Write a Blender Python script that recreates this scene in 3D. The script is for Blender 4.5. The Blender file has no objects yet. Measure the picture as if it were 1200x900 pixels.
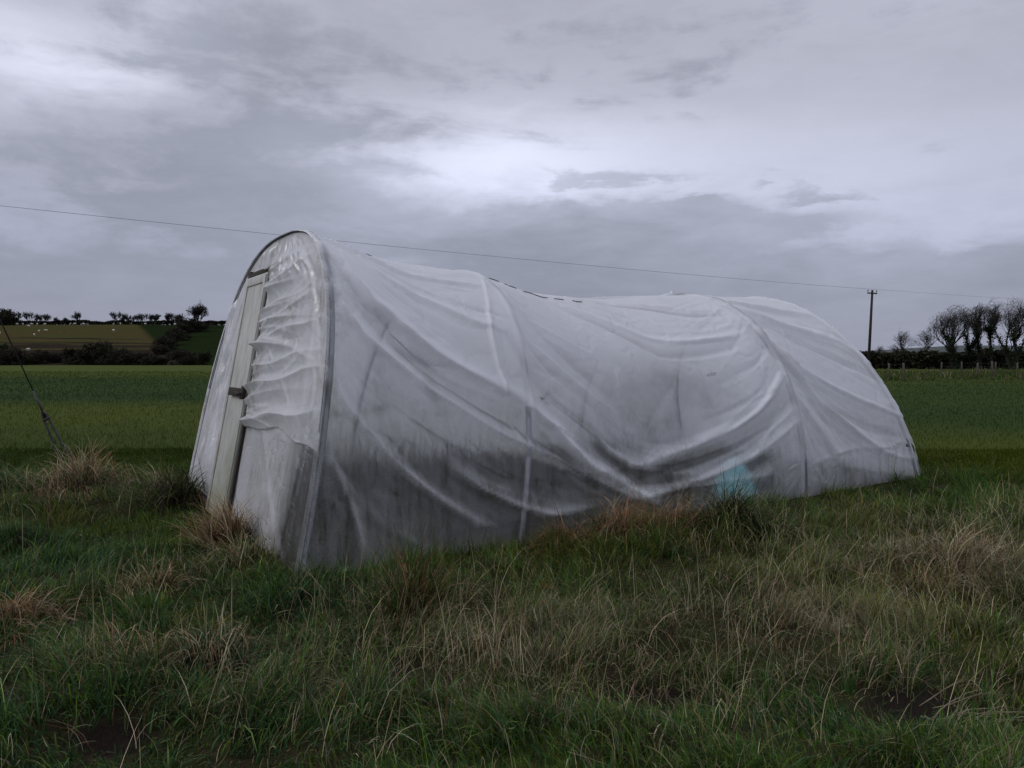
import bpy, math, random
import numpy as np
from mathutils import Vector
rng = np.random.default_rng(7)
random.seed(7)
S = bpy.context.scene
COL = S.collection
PI = math.pi

# ------------------------------------------------------------------ helpers
def link(o, parent=None):
    COL.objects.link(o)
    if parent is not None:
        o.parent = parent
    return o

def tag(o, label=None, cat=None, group=None, kind=None):
    if label: o['label'] = label
    if cat: o['category'] = cat
    if group: o['group'] = group
    if kind: o['kind'] = kind
    return o

def mesh_np(name, V, quads=None, tris=None, mat=None, parent=None, smooth=True, attrs=None, loc=None):
    V = np.asarray(V, np.float32).reshape(-1, 3)
    me = bpy.data.meshes.new(name)
    me.vertices.add(len(V)); me.vertices.foreach_set('co', V.ravel())
    q = np.zeros((0, 4), np.int32) if quads is None else np.asarray(quads, np.int32).reshape(-1, 4)
    t = np.zeros((0, 3), np.int32) if tris is None else np.asarray(tris, np.int32).reshape(-1, 3)
    nl = q.size + t.size
    me.loops.add(nl); me.loops.foreach_set('vertex_index', np.concatenate([q.ravel(), t.ravel()]))
    starts = np.concatenate([np.arange(len(q)) * 4, q.size + np.arange(len(t)) * 3]).astype(np.int32)
    me.polygons.add(len(q) + len(t)); me.polygons.foreach_set('loop_start', starts)
    if smooth:
        me.polygons.foreach_set('use_smooth', np.ones(len(q) + len(t), bool))
    for k, a in (attrs or {}).items():
        a = np.asarray(a, np.float32)
        if a.ndim == 2:
            at = me.attributes.new(k, 'FLOAT_COLOR', 'POINT')
            c = np.ones((len(V), 4), np.float32); c[:, :3] = a[:, :3]
            at.data.foreach_set('color', c.ravel())
        else:
            at = me.attributes.new(k, 'FLOAT', 'POINT'); at.data.foreach_set('value', a)
    me.update(); me.validate()
    if mat: me.materials.append(mat)
    o = bpy.data.objects.new(name, me)
    if loc is not None: o.location = loc
    return link(o, parent)

def empty(name, loc, label=None, cat=None, group=None):
    o = bpy.data.objects.new(name, None); o.location = loc; o.empty_display_size = .2
    link(o); return tag(o, label, cat, group)

class MB:
    def __init__(s): s.V = []; s.Q = []; s.T = []
    def tube(s, pts, rad, n=6, cap=True):
        pts = [np.array(p, float) for p in pts]
        if not hasattr(rad, '__len__'): rad = [rad] * len(pts)
        b = len(s.V); ref = None
        for i, p in enumerate(pts):
            t = pts[min(i + 1, len(pts) - 1)] - pts[max(i - 1, 0)]
            t = t / (np.linalg.norm(t) + 1e-9)
            if ref is None:
                ref = np.cross(t, [0, 0, 1.]) if abs(t[2]) < .9 else np.cross(t, [1., 0, 0])
            ref = ref - t * ref.dot(t); ref /= np.linalg.norm(ref) + 1e-9
            bn = np.cross(t, ref)
            for k in range(n):
                a = 2 * PI * k / n
                s.V.append(p + rad[i] * (math.cos(a) * ref + math.sin(a) * bn))
        for i in range(len(pts) - 1):
            for k in range(n):
                a = b + i * n + k; c = b + i * n + (k + 1) % n
                s.Q.append((a, c, c + n, a + n))
        if cap:
            for e, fl in ((b, True), (b + (len(pts) - 1) * n, False)):
                for k in range(1, n - 1):
                    s.T.append((e, e + k + 1, e + k) if fl else (e, e + k, e + k + 1))
    def hexa(s, c8):
        b = len(s.V); s.V += [np.array(c, float) for c in c8]
        for f in ((0, 3, 2, 1), (4, 5, 6, 7), (0, 1, 5, 4), (1, 2, 6, 5), (2, 3, 7, 6), (3, 0, 4, 7)):
            s.Q.append(tuple(b + i for i in f))
    def box(s, lo, hi, f=None):
        x0, y0, z0 = lo; x1, y1, z1 = hi
        c = [(x0, y0, z0), (x1, y0, z0), (x1, y1, z0), (x0, y1, z0), (x0, y0, z1), (x1, y0, z1), (x1, y1, z1), (x0, y1, z1)]
        s.hexa([f(*p) for p in c] if f else c)
    def sphere(s, c, r, n=8, m=6):
        c = np.array(c, float); r = np.array(r if hasattr(r, '__len__') else (r, r, r), float)
        s_pts = []
        b = len(s.V)
        for j in range(m + 1):
            ph = PI * j / m
            for k in range(n):
                a = 2 * PI * k / n
                s.V.append(c + r * np.array([math.sin(ph) * math.cos(a), math.sin(ph) * math.sin(a), math.cos(ph)]))
        for j in range(m):
            for k in range(n):
                a = b + j * n + k; d = b + j * n + (k + 1) % n
                s.Q.append((a, a + n, d + n, d))
    def build(s, name, mat, parent=None, smooth=True, bevel=0, loc=None):
        o = mesh_np(name, np.array(s.V), s.Q or None, s.T or None, mat, parent, smooth, loc=loc)
        if bevel:
            m = o.modifiers.new('b', 'BEVEL'); m.width = bevel; m.segments = 2; m.limit_method = 'ANGLE'
        return o

# numpy value noise
def _h(ix, iy, iz, seed):
    n = (ix * 374761393 + iy * 668265263 + iz * 2147483647 + seed * 1274126177) & 0xffffffff
    n = ((n ^ (n >> 13)) * 1274126177) & 0xffffffff
    n = (n ^ (n >> 16)) & 0xffffffff
    n = (n * 2246822519) & 0xffffffff
    return ((n ^ (n >> 15)) & 0xffff) / 65535.0
def vnoise(x, y, seed=0):
    x = np.asarray(x, float); y = np.asarray(y, float)
    ix = np.floor(x).astype(np.int64); iy = np.floor(y).astype(np.int64)
    fx = x - ix; fy = y - iy; fx = fx * fx * (3 - 2 * fx); fy = fy * fy * (3 - 2 * fy)
    a = _h(ix, iy, 0, seed); b = _h(ix + 1, iy, 0, seed); c = _h(ix, iy + 1, 0, seed); d = _h(ix + 1, iy + 1, 0, seed)
    return (a + (b - a) * fx) * (1 - fy) + (c + (d - c) * fx) * fy
def fbm(x, y, seed=0, o=4):
    r = 0; a = .5; t = 0
    for i in range(o):
        r = r + a * vnoise(x * 2 ** i + 17.3 * i, y * 2 ** i - 9.1 * i, seed + i); t += a; a *= .5
    return r / t
def sstep(a, b, x):
    t = np.clip((np.asarray(x, float) - a) / (b - a), 0, 1); return t * t * (3 - 2 * t)

# ------------------------------------------------------------------ node helpers
class NT:
    def __init__(s, nt): s.nt = nt; nt.nodes.clear()
    def n(s, t, **kw):
        nd = s.nt.nodes.new(t)
        for k, v in kw.items(): setattr(nd, k, v)
        return nd
    def l(s, a, b): s.nt.links.new(a, b)
    def _in(s, sock, v):
        if isinstance(v, bpy.types.NodeSocket): s.l(v, sock)
        else:
            try: sock.default_value = v
            except Exception: sock.default_value = (v, v, v, 1)
    def math(s, op, a, b=0., c=None, clamp=False):
        nd = s.n('ShaderNodeMath', operation=op, use_clamp=clamp)
        s._in(nd.inputs[0], a); s._in(nd.inputs[1], b)
        if c is not None: s._in(nd.inputs[2], c)
        return nd.outputs[0]
    def mix(s, f, a, b, bt='MIX'):
        nd = s.n('ShaderNodeMix', data_type='RGBA', blend_type=bt)
        s._in(nd.inputs[0], f)
        for i, v in ((6, a), (7, b)):
            if isinstance(v, tuple): v = (*v[:3], 1)
            s._in(nd.inputs[i], v)
        return nd.outputs[2]
    def noise(s, vec, scale, detail=4, rough=.55, dist=0.):
        nd = s.n('ShaderNodeTexNoise'); s._in(nd.inputs['Vector'], vec)
        nd.inputs['Scale'].default_value = scale; nd.inputs['Detail'].default_value = detail
        nd.inputs['Roughness'].default_value = rough; nd.inputs['Distortion'].default_value = dist
        return nd.outputs['Fac']
    def rng(s, v, a, b, c=0., d=1., smooth=True):
        nd = s.n('ShaderNodeMapRange'); nd.interpolation_type = 'SMOOTHSTEP' if smooth else 'LINEAR'
        s._in(nd.inputs[0], v)
        for i, q in enumerate((a, b, c, d)): nd.inputs[i + 1].default_value = q
        return nd.outputs[0]
    def pos(s): return s.n('ShaderNodeNewGeometry').outputs['Position']
    def obj(s): return s.n('ShaderNodeTexCoord').outputs['Object']
    def mapping(s, vec, scale):
        nd = s.n('ShaderNodeMapping'); s.l(vec, nd.inputs[0]); nd.inputs['Scale'].default_value = scale
        return nd.outputs[0]
    def attr(s, name, out='Color'):
        nd = s.n('ShaderNodeAttribute', attribute_name=name); return nd.outputs[out]
    def bump(s, h, strength=.5, dist=.05):
        nd = s.n('ShaderNodeBump'); s.l(h, nd.inputs['Height'])
        nd.inputs['Strength'].default_value = strength; nd.inputs['Distance'].default_value = dist
        return nd.outputs[0]
    def out(s, sh):
        o = s.n('ShaderNodeOutputMaterial'); s.l(sh, o.inputs['Surface'])
    def pbr(s, col, rough=.8, nrm=None, spec=.3, metal=0.):
        nd = s.n('ShaderNodeBsdfPrincipled'); 
        if isinstance(col, tuple): col = (*col[:3], 1)
        s._in(nd.inputs['Base Color'], col); s._in(nd.inputs['Roughness'], rough)
        nd.inputs['Specular IOR Level'].default_value = spec; nd.inputs['Metallic'].default_value = metal
        if nrm is not None: s.l(nrm, nd.inputs['Normal'])
        return nd.outputs[0]

def newmat(name):
    m = bpy.data.materials.new(name); m.use_nodes = True
    return m, NT(m.node_tree)

def simple(name, c1, c2=None, scale=20, rough=.8, bump=.3, spec=.25, metal=0., stretch=(1, 1, 1)):
    m, t = newmat(name)
    v = t.mapping(t.obj(), stretch)
    f = t.noise(v, scale, 5, .65)
    col = t.mix(t.rng(f, .3, .7), c1, c2 or tuple(x * .6 for x in c1))
    t.out(t.pbr(col, rough, t.bump(f, bump, .01), spec, metal))
    return m

def leafmat(name, rough=.55, trans=.3):      # colour from the mesh's own attribute
    m, t = newmat(name)
    c = t.attr('col')
    p = t.pbr(c, rough, None, .04)
    tr = t.n('ShaderNodeBsdfTranslucent'); t.l(c, tr.inputs[0])
    mx = t.n('ShaderNodeMixShader'); mx.inputs[0].default_value = trans
    t.l(p, mx.inputs[1]); t.l(tr.outputs[0], mx.inputs[2]); t.out(mx.outputs[0])
    return m

# ------------------------------------------------------------------ tunnel geometry (its own frame: s along, w across, z up)
N0 = np.array([-1.57, 5.54, 0.]); U = np.array([.830, .559, 0.]); U /= np.linalg.norm(U)
Pv = np.array([-.538, .843, 0.]); Pv /= np.linalg.norm(Pv); Zv = np.array([0, 0, 1.])
TW = 4.3; TL = 8.52
def prof(s, th):
    H = np.interp(s, [0, 1, 2, 3, 4.2, 5, 6, 8.52], [2.81, 2.61, 2.56, 2.37, 2.34, 2.42, 2.47, 2.50])
    n = np.interp(s, [0, 2, 6, 8.52], [2.6, 2.4, 2.2, 2.1])
    lean = np.interp(s, [0, 2, 4, 6, 8.52], [.56, .38, .12, .05, -1.0])
    c = np.cos(th); q = np.sign(c) * np.abs(c) ** (2 / n); z = np.abs(np.sin(th)) ** (2 / n)
    return TW / 2 * (1 - q), z * H, lean * z
def surf(s, th):
    w, z, l = prof(s, th)
    return N0 + np.multiply.outer(s + l, U) + np.multiply.outer(w, Pv) + np.multiply.outer(z, Zv)
_th = np.linspace(0, PI, 2001); _p = surf(np.full(2001, 4.0), _th)
_arc = np.r_[0, np.cumsum(np.linalg.norm(np.diff(_p, axis=0), axis=1))]; ARC = _arc[-1]
def th_of(a): return np.interp(a, _arc, _th)
def to_sw(x, y):
    A = np.array([[U[0], Pv[0]], [U[1], Pv[1]]]); Ai = np.linalg.inv(A)
    dx = x - N0[0]; dy = y - N0[1]
    return Ai[0, 0] * dx + Ai[0, 1] * dy, Ai[1, 0] * dx + Ai[1, 1] * dy

# ------------------------------------------------------------------ ground shape
MUD = [(-2.78, 4.05, .26, .20), (-2.55, 3.55, .30, .16), (-1.75, 3.28, .22, .14), (1.95, 3.55, .30, .22), (2.3, 3.3, .35, .2), (-.62, 3.9, .16, .2),
       (.62, 3.75, .35, .14), (.95, 4.2, .18, .12), (-4.2, 5.9, .3, .15)]
def rough_amt(x, y):
    ymax = np.interp(x, [-12, -4.5, -3, 5.5, 8, 14], [10.6, 11.0, 12.5, 10.6, 9.2, 8.2])
    ymax = ymax + 1.4 * (fbm(x * .7, y * .7, 31) - .5)
    s, w = to_sw(x, y)
    d = np.maximum(np.maximum(-s, s - TL), np.maximum(-w, w - TW))
    return np.maximum(1 - sstep(-1.1, 1.1, y - ymax), 1 - sstep(.5, 1.1, d))
def gz(x, y):
    x = np.asarray(x, float); y = np.asarray(y, float)
    r = rough_amt(x, y)
    z = r * (.30 * (fbm(x * .8, y * .8, 3, 4) - .5) + .12 * (fbm(x * 3.3, y * 3.3, 9, 3) - .5)) + .03 * (fbm(x * .3, y * .3, 5) - .5) * sstep(2, 10, y)
    s, w = to_sw(x, y)
    z = z * (1 - .75 * np.exp(-np.minimum(np.hypot(np.maximum(-s, 0) + np.maximum(s - TL, 0), np.maximum(-w, 0) + np.maximum(w - TW, 0)), 3) ** 2 / .2))
    for mx, my, rx, ry in MUD:
        z = z - .07 * np.exp(-(((x - mx) / rx) ** 2 + ((y - my) / ry) ** 2))
    z = z + 1.0 * sstep(9, 40, -y) * 0
    return z
def band(x, y):      # lusher and yellower strips of the pasture
    x = np.asarray(x, float); y = np.asarray(y, float); yy = y * (1 + .25 * (fbm(x * .05 + 3, y * .02, 61) - .5)) + 3 * (fbm(x * .12, y * .12, 62) - .5)
    Lf = np.interp(yy, [8, 13, 17, 20, 25, 29, 55, 75, 170], [.35, .45, .55, .85, .75, .12, .15, .9, .8]); Rt = np.interp(yy, [8, 11, 14, 17, 20, 30, 45, 60, 170], [.5, .75, .9, .5, .25, .2, .4, .55, .7])
    k = sstep(-8, 8, x); return np.clip((Lf * (1 - k) + Rt * k) + .5 * (fbm(x * .25, y * .25, 63) - .5), 0, 1)
def mudness(x, y):
    m = 0
    for mx, my, rx, ry in MUD:
        m = np.maximum(m, np.exp(-(((x - mx) / rx) ** 2 + ((y - my) / ry) ** 2)))
    return m

# ------------------------------------------------------------------ materials
def ground_mat():
    m, t = newmat('pasture_ground')
    p = t.pos()
    rgh = t.attr('rough', 'Fac'); mud = t.attr('mud', 'Fac')
    n1 = t.noise(p, .55, 5, .6); n2 = t.noise(p, 5, 6, .65); n3 = t.noise(p, 40, 4, .7)
    n4 = t.noise(t.mapping(p, (.012, .07, 1)), 1., 4, .6, .6)
    field = t.mix(t.attr('band', 'Fac'), (.013, .036, .004), (.056, .072, .006))
    field = t.mix(t.math('MULTIPLY', t.rng(n1, .4, .7), .3), field, (.022, .040, .008))
    field = t.mix(t.math('MULTIPLY', t.rng(n2, .45, .7), .5), field, (.045, .045, .016))
    rg = t.mix(t.rng(n2, .35, .65), (.022, .030, .010), (.030, .022, .012))
    moss = t.mix(t.rng(n3, .4, .6), (.04, .06, .010), (.07, .08, .012))
    rg = t.mix(t.rng(n1, .52, .66), rg, moss)
    col = t.mix(rgh, field, rg)
    col = t.mix(t.rng(mud, .25, .6), col, t.mix(n3, (.018, .013, .009), (.009, .007, .005)))
    h = t.math('ADD', t.math('MULTIPLY', n2, 1.), t.math('MULTIPLY', n3, .5))
    wet = t.rng(mud, .3, .7, .9, .45)
    t.out(t.pbr(col, wet, t.bump(h, .8, .05), .06))
    return m
M = {}
M['ground'] = ground_mat()
M['blade'] = leafmat('grass_blade')
M['leaf'] = leafmat('leaf', .6, .2)
M['bark'] = simple('bark', (.030, .026, .022), (.016, .014, .012), 3, .9, .4)
M['wood_pole'] = simple('creosoted_wood', (.030, .022, .018), (.014, .011, .010), 6, .75, .4, stretch=(6, 6, .6))
M['grey_wood'] = simple('weathered_post_wood', (.085, .078, .062), (.045, .04, .032), 8, .9, .5, stretch=(6, 6, 1))
M['dark_wood'] = simple('damp_timber', (.045, .037, .028), (.018, .015, .012), 9, .85, .5, stretch=(5, 5, 1))
M['galv'] = simple('galvanised_tube', (.42, .44, .47), (.27, .28, .31), 12, .45, .2, .5, .6)
M['clamp'] = simple('dull_clamp_strip', (.22, .22, .23), (.12, .12, .13), 12, .6, .2)
M['steel_dark'] = simple('weathered_steel', (.05, .05, .052), (.025, .022, .02), 25, .6, .3, .4, .6)
M['wire'] = simple('cable_wire', (.14, .14, .15), (.10, .10, .11), 4, .6, .1)
M['porcelain'] = simple('insulator_glaze', (.06, .035, .025), (.04, .025, .02), 8, .3, .1, .5)
M['black_tape'] = simple('black_batten_tape', (.02, .02, .022), (.05, .05, .05), 14, .7, .3)
M['wool'] = simple('wool', (.62, .60, .54), (.5, .48, .42), 9, .95, .6)
M['sheep_face'] = simple('sheep_face_skin', (.12, .11, .10), (.07, .06, .06), 9, .9, .2)
M['clear_tape'] = simple('white_repair_tape', (.72, .73, .75), (.55, .56, .58), 9, .5, .3)

def board_mat():
    m, t = newmat('painted_door_board')
    o = t.pos()
    n = t.noise(t.mapping(o, (3, 3, .5)), 4, 6, .65)
    n2 = t.noise(t.mapping(o, (30, 30, 2)), 2, 5, .7)
    n3 = t.noise(o, 2.2, 4, .6)
    c = t.mix(t.rng(n, .4, .75), (.42, .42, .40), (.27, .275, .25))
    c = t.mix(t.math('MULTIPLY', t.rng(n2, .55, .75), .45), c, (.28, .28, .24))
    sep = t.n('ShaderNodeSeparateXYZ'); t.l(o, sep.inputs[0])
    low = t.math('MULTIPLY', t.rng(sep.outputs[2], 0., 1.6, 1., 0.), t.rng(n3, .35, .6))
    c = t.mix(t.math('MULTIPLY', low, .65), c, (.20, .22, .14))
    t.out(t.pbr(c, .55, t.bump(n2, .25, .01), .35))
    return m
M['board'] = board_mat()

def film_mat(name, clear_lo, clear_hi, tint=(.92, .935, .97), dirt=(.30, .29, .20), gloss=.6):
    """old polythene: milky scatter + see-through, condensation runs, algae low down"""
    m, t = newmat(name)
    P = t.pos()
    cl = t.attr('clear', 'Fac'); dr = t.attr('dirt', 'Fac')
    n1 = t.noise(P, 1.3, 5, .6, .8)
    vs = t.noise(t.mapping(P, (14, 14, 1.1)), 1., 6, .72, .3)
    vs2 = t.noise(t.mapping(P, (45, 45, 3.0)), 1., 4, .7, .2)
    fine = t.noise(P, 60, 4, .7)
    streak = t.math('MULTIPLY', t.rng(vs, .42, .66), t.rng(n1, .35, .6))
    a = t.math('ADD', cl, t.math('MULTIPLY', t.math('SUBTRACT', n1, .5), .30))
    wetm = t.rng(cl, .38, .75)
    a = t.math('ADD', a, t.math('MULTIPLY', t.math('SUBTRACT', vs, .5), t.math('MULTIPLY', wetm, .26)))
    a = t.math('ADD', a, t.math('MULTIPLY', t.math('SUBTRACT', vs2, .5), t.math('MULTIPLY', wetm, .18)))
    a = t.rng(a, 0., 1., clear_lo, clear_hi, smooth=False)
    dm = t.math('MULTIPLY', dr, t.math('ADD', t.math('MULTIPLY', streak, .7), t.math('MULTIPLY', t.rng(fine, .4, .7), .45)), clamp=True)
    col = t.mix(dm, tint, dirt)
    wr = t.noise(t.mapping(P, (1., 1., .55)), 7, 5, .6, 1.5)
    cr = t.n('ShaderNodeTexVoronoi', feature='DISTANCE_TO_EDGE'); cr.inputs['Scale'].default_value = 2.6
    wv = t.n('ShaderNodeVectorMath', operation='ADD'); t.l(P, wv.inputs[0])
    nn = t.n('ShaderNodeTexNoise'); nn.inputs['Scale'].default_value = 2.; t.l(P, nn.inputs['Vector']); t.l(nn.outputs['Color'], wv.inputs[1])
    t.l(wv.outputs[0], cr.inputs['Vector'])
    h = t.math('ADD', wr, t.math('MULTIPLY', t.rng(cr.outputs[0], 0., .12), .25))
    bn = t.bump(h, .13, .03)
    df = t.n('ShaderNodeBsdfDiffuse'); t.l(col, df.inputs[0]); t.l(bn, df.inputs['Normal'])
    tl = t.n('ShaderNodeBsdfTranslucent'); t.l(col, tl.inputs[0]); t.l(bn, tl.inputs['Normal'])
    m1 = t.n('ShaderNodeMixShader'); m1.inputs[0].default_value = .45
    t.l(df.outputs[0], m1.inputs[1]); t.l(tl.outputs[0], m1.inputs[2])
    tp = t.n('ShaderNodeBsdfTransparent'); t.l(t.mix(dm, (.93, .94, .96), (.55, .55, .45)), tp.inputs[0])
    rf = t.n('ShaderNodeBsdfRefraction'); rf.inputs['Roughness'].default_value = .42; rf.inputs['IOR'].default_value = 1.12
    t.l(t.mix(dm, (.95, .96, .98), (.55, .55, .45)), rf.inputs[0])
    mt = t.n('ShaderNodeMixShader'); mt.inputs[0].default_value = .5; t.l(tp.outputs[0], mt.inputs[1]); t.l(rf.outputs[0], mt.inputs[2])
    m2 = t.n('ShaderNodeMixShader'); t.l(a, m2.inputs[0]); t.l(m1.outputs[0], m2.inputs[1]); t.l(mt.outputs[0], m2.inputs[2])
    gl = t.n('ShaderNodeBsdfGlossy'); gl.inputs['Roughness'].default_value = .32; t.l(bn, gl.inputs['Normal'])
    lw = t.n('ShaderNodeFresnel'); lw.inputs['IOR'].default_value = 1.35; t.l(bn, lw.inputs['Normal'])
    m3 = t.n('ShaderNodeMixShader'); t.l(t.math('MULTIPLY', lw.outputs[0], gloss), m3.inputs[0])
    t.l(m2.outputs[0], m3.inputs[1]); t.l(gl.outputs[0], m3.inputs[2])
    t.out(m3.outputs[0])
    return m
M['film'] = film_mat('milky_polythene', .02, .97)
M['film_end'] = film_mat('creased_end_polythene', .04, .92, (.80, .81, .84), (.24, .215, .13), .14)

# ------------------------------------------------------------------ ground sheet
def build_ground():
    n = 620
    u = np.linspace(-1, 1, n)
    xs = 6 * u + 2200 * np.sign(u) * np.abs(u) ** 7 + 9 * u ** 3
    v = np.linspace(0, 1, n)
    ys = -1500 * (1 - np.clip(v / .15, 0, 1)) ** 3 + 14 * v + 30 * np.clip(v - .5, 0, 1) + 2500 * np.clip((v - .6) / .4, 0, 1) ** 5
    X, Y = np.meshgrid(xs, ys)
    Zz = gz(X, Y)
    V = np.stack([X, Y, Zz], -1).reshape(-1, 3)
    i = np.arange(n * n).reshape(n, n)
    q = np.stack([i[:-1, :-1], i[:-1, 1:], i[1:, 1:], i[1:, :-1]], -1).reshape(-1, 4)
    o = mesh_np('ground', V, q, None, M['ground'], attrs={'rough': rough_amt(X, Y).ravel(), 'mud': mudness(X, Y).ravel(), 'band': band(X, Y).ravel()})
    tag(o, kind='structure')
build_ground()

# hill beyond the flat pasture, to the left
def hill_z(x, y):
    fall = 1 - sstep(-60, 40, x)
    foot = 178 + 6 * (fbm(x * .02, x * 0, 77) - .5)
    z = 17.4 * sstep(0, 1, (y - foot) / 205.) * .55 + 17.4 * .45 * np.clip((y - foot) / 160., 0, 1)
    z = z + 1.2 * (fbm(x * .015, y * .015, 12) - .5) * sstep(0, 60, y - foot)
    back = 1 - sstep(420, 800, y) * .7
    return z * fall * back - .35 * (1 - sstep(0, 6, y - foot)) - .3 * (1 - fall)
def build_hill():
    xs = np.r_[np.linspace(-1400, -330, 60), np.linspace(-325, 60, 190)]; ys = np.r_[np.linspace(168, 400, 150), np.linspace(410, 900, 30)]
    X, Y = np.meshgrid(xs, ys); Zz = hill_z(X, Y)
    V = np.stack([X, Y, Zz], -1).reshape(-1, 3)
    a, b = X.shape; i = np.arange(a * b).reshape(a, b)
    q = np.stack([i[:-1, :-1], i[:-1, 1:], i[1:, 1:], i[1:, :-1]], -1).reshape(-1, 4)
    m, t = newmat('hill_pasture')
    p = t.pos(); sp = t.n('ShaderNodeSeparateXYZ'); t.l(p, sp.inputs[0])
    n1 = t.noise(p, .05, 5, .6, .4); n2 = t.noise(p, .35, 6, .65); n3 = t.noise(t.mapping(p, (.018, .03, 1)), 1, 6, .62)
    past = t.mix(t.rng(n1, .35, .65), (.046, .047, .017), (.052, .040, .018))
    past = t.mix(t.rng(n2, .5, .7), past, (.055, .055, .022))
    brk = t.mix(t.rng(n2, .35, .65), (.030, .019, .016), (.018, .020, .013))
    # bracken bank low on the hill, an irregular edge
    lim = t.math('ADD', sp.outputs[1], t.math('MULTIPLY', t.math('SUBTRACT', n3, .5), 240.))
    c = t.mix(t.rng(lim, 244, 256), brk, past)
    # the darker, greener field right of the dividing hedge
    d = t.math('ADD', sp.outputs[0], t.math('MULTIPLY', t.math('SUBTRACT', sp.outputs[1], 190.), .555))
    g = t.mix(t.rng(n2, .4, .7), (.010, .017, .006), (.014, .021, .008))
    c = t.mix(t.rng(d, -84, -80), c, g)
    t.out(t.pbr(c, 1., t.bump(n2, .5, .5), .0))
    o = mesh_np('hill', V, q, None, m); tag(o, kind='structure')
build_hill()

def far_hill(name, pts, y, depth, c1, c2):
    xs = np.linspace(pts[0][0], pts[-1][0], 160); h = np.interp(xs, [p[0] for p in pts], [p[1] for p in pts])
    h = h + (fbm(xs * .03, xs * 0, 5, 5) - .5) * .12 * h.max() * (h > .5)
    rows = []
    for f, g in ((0, 0), (.25, .5), (.5, .85), (.75, 1), (1.3, .9), (2.2, 0)):
        rows.append(np.stack([xs, np.full_like(xs, y + depth * f), h * g - .1], -1))
    V = np.array(rows); a, b = V.shape[:2]; i = np.arange(a * b).reshape(a, b)
    q = np.stack([i[:-1, :-1], i[:-1, 1:], i[1:, 1:], i[1:, :-1]], -1).reshape(-1, 4)
    o = mesh_np(name, V.reshape(-1, 3), q, None, simple(name + '_turf', c1, c2, .02, .95, .2)); tag(o, kind='structure')
far_hill('distant_hill', [(120, 0), (300, 5), (420, 14), (560, 13), (700, 17), (900, 14), (1200, 10), (1500, 0)], 620, 150, (.06, .07, .06), (.04, .05, .05))

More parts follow.
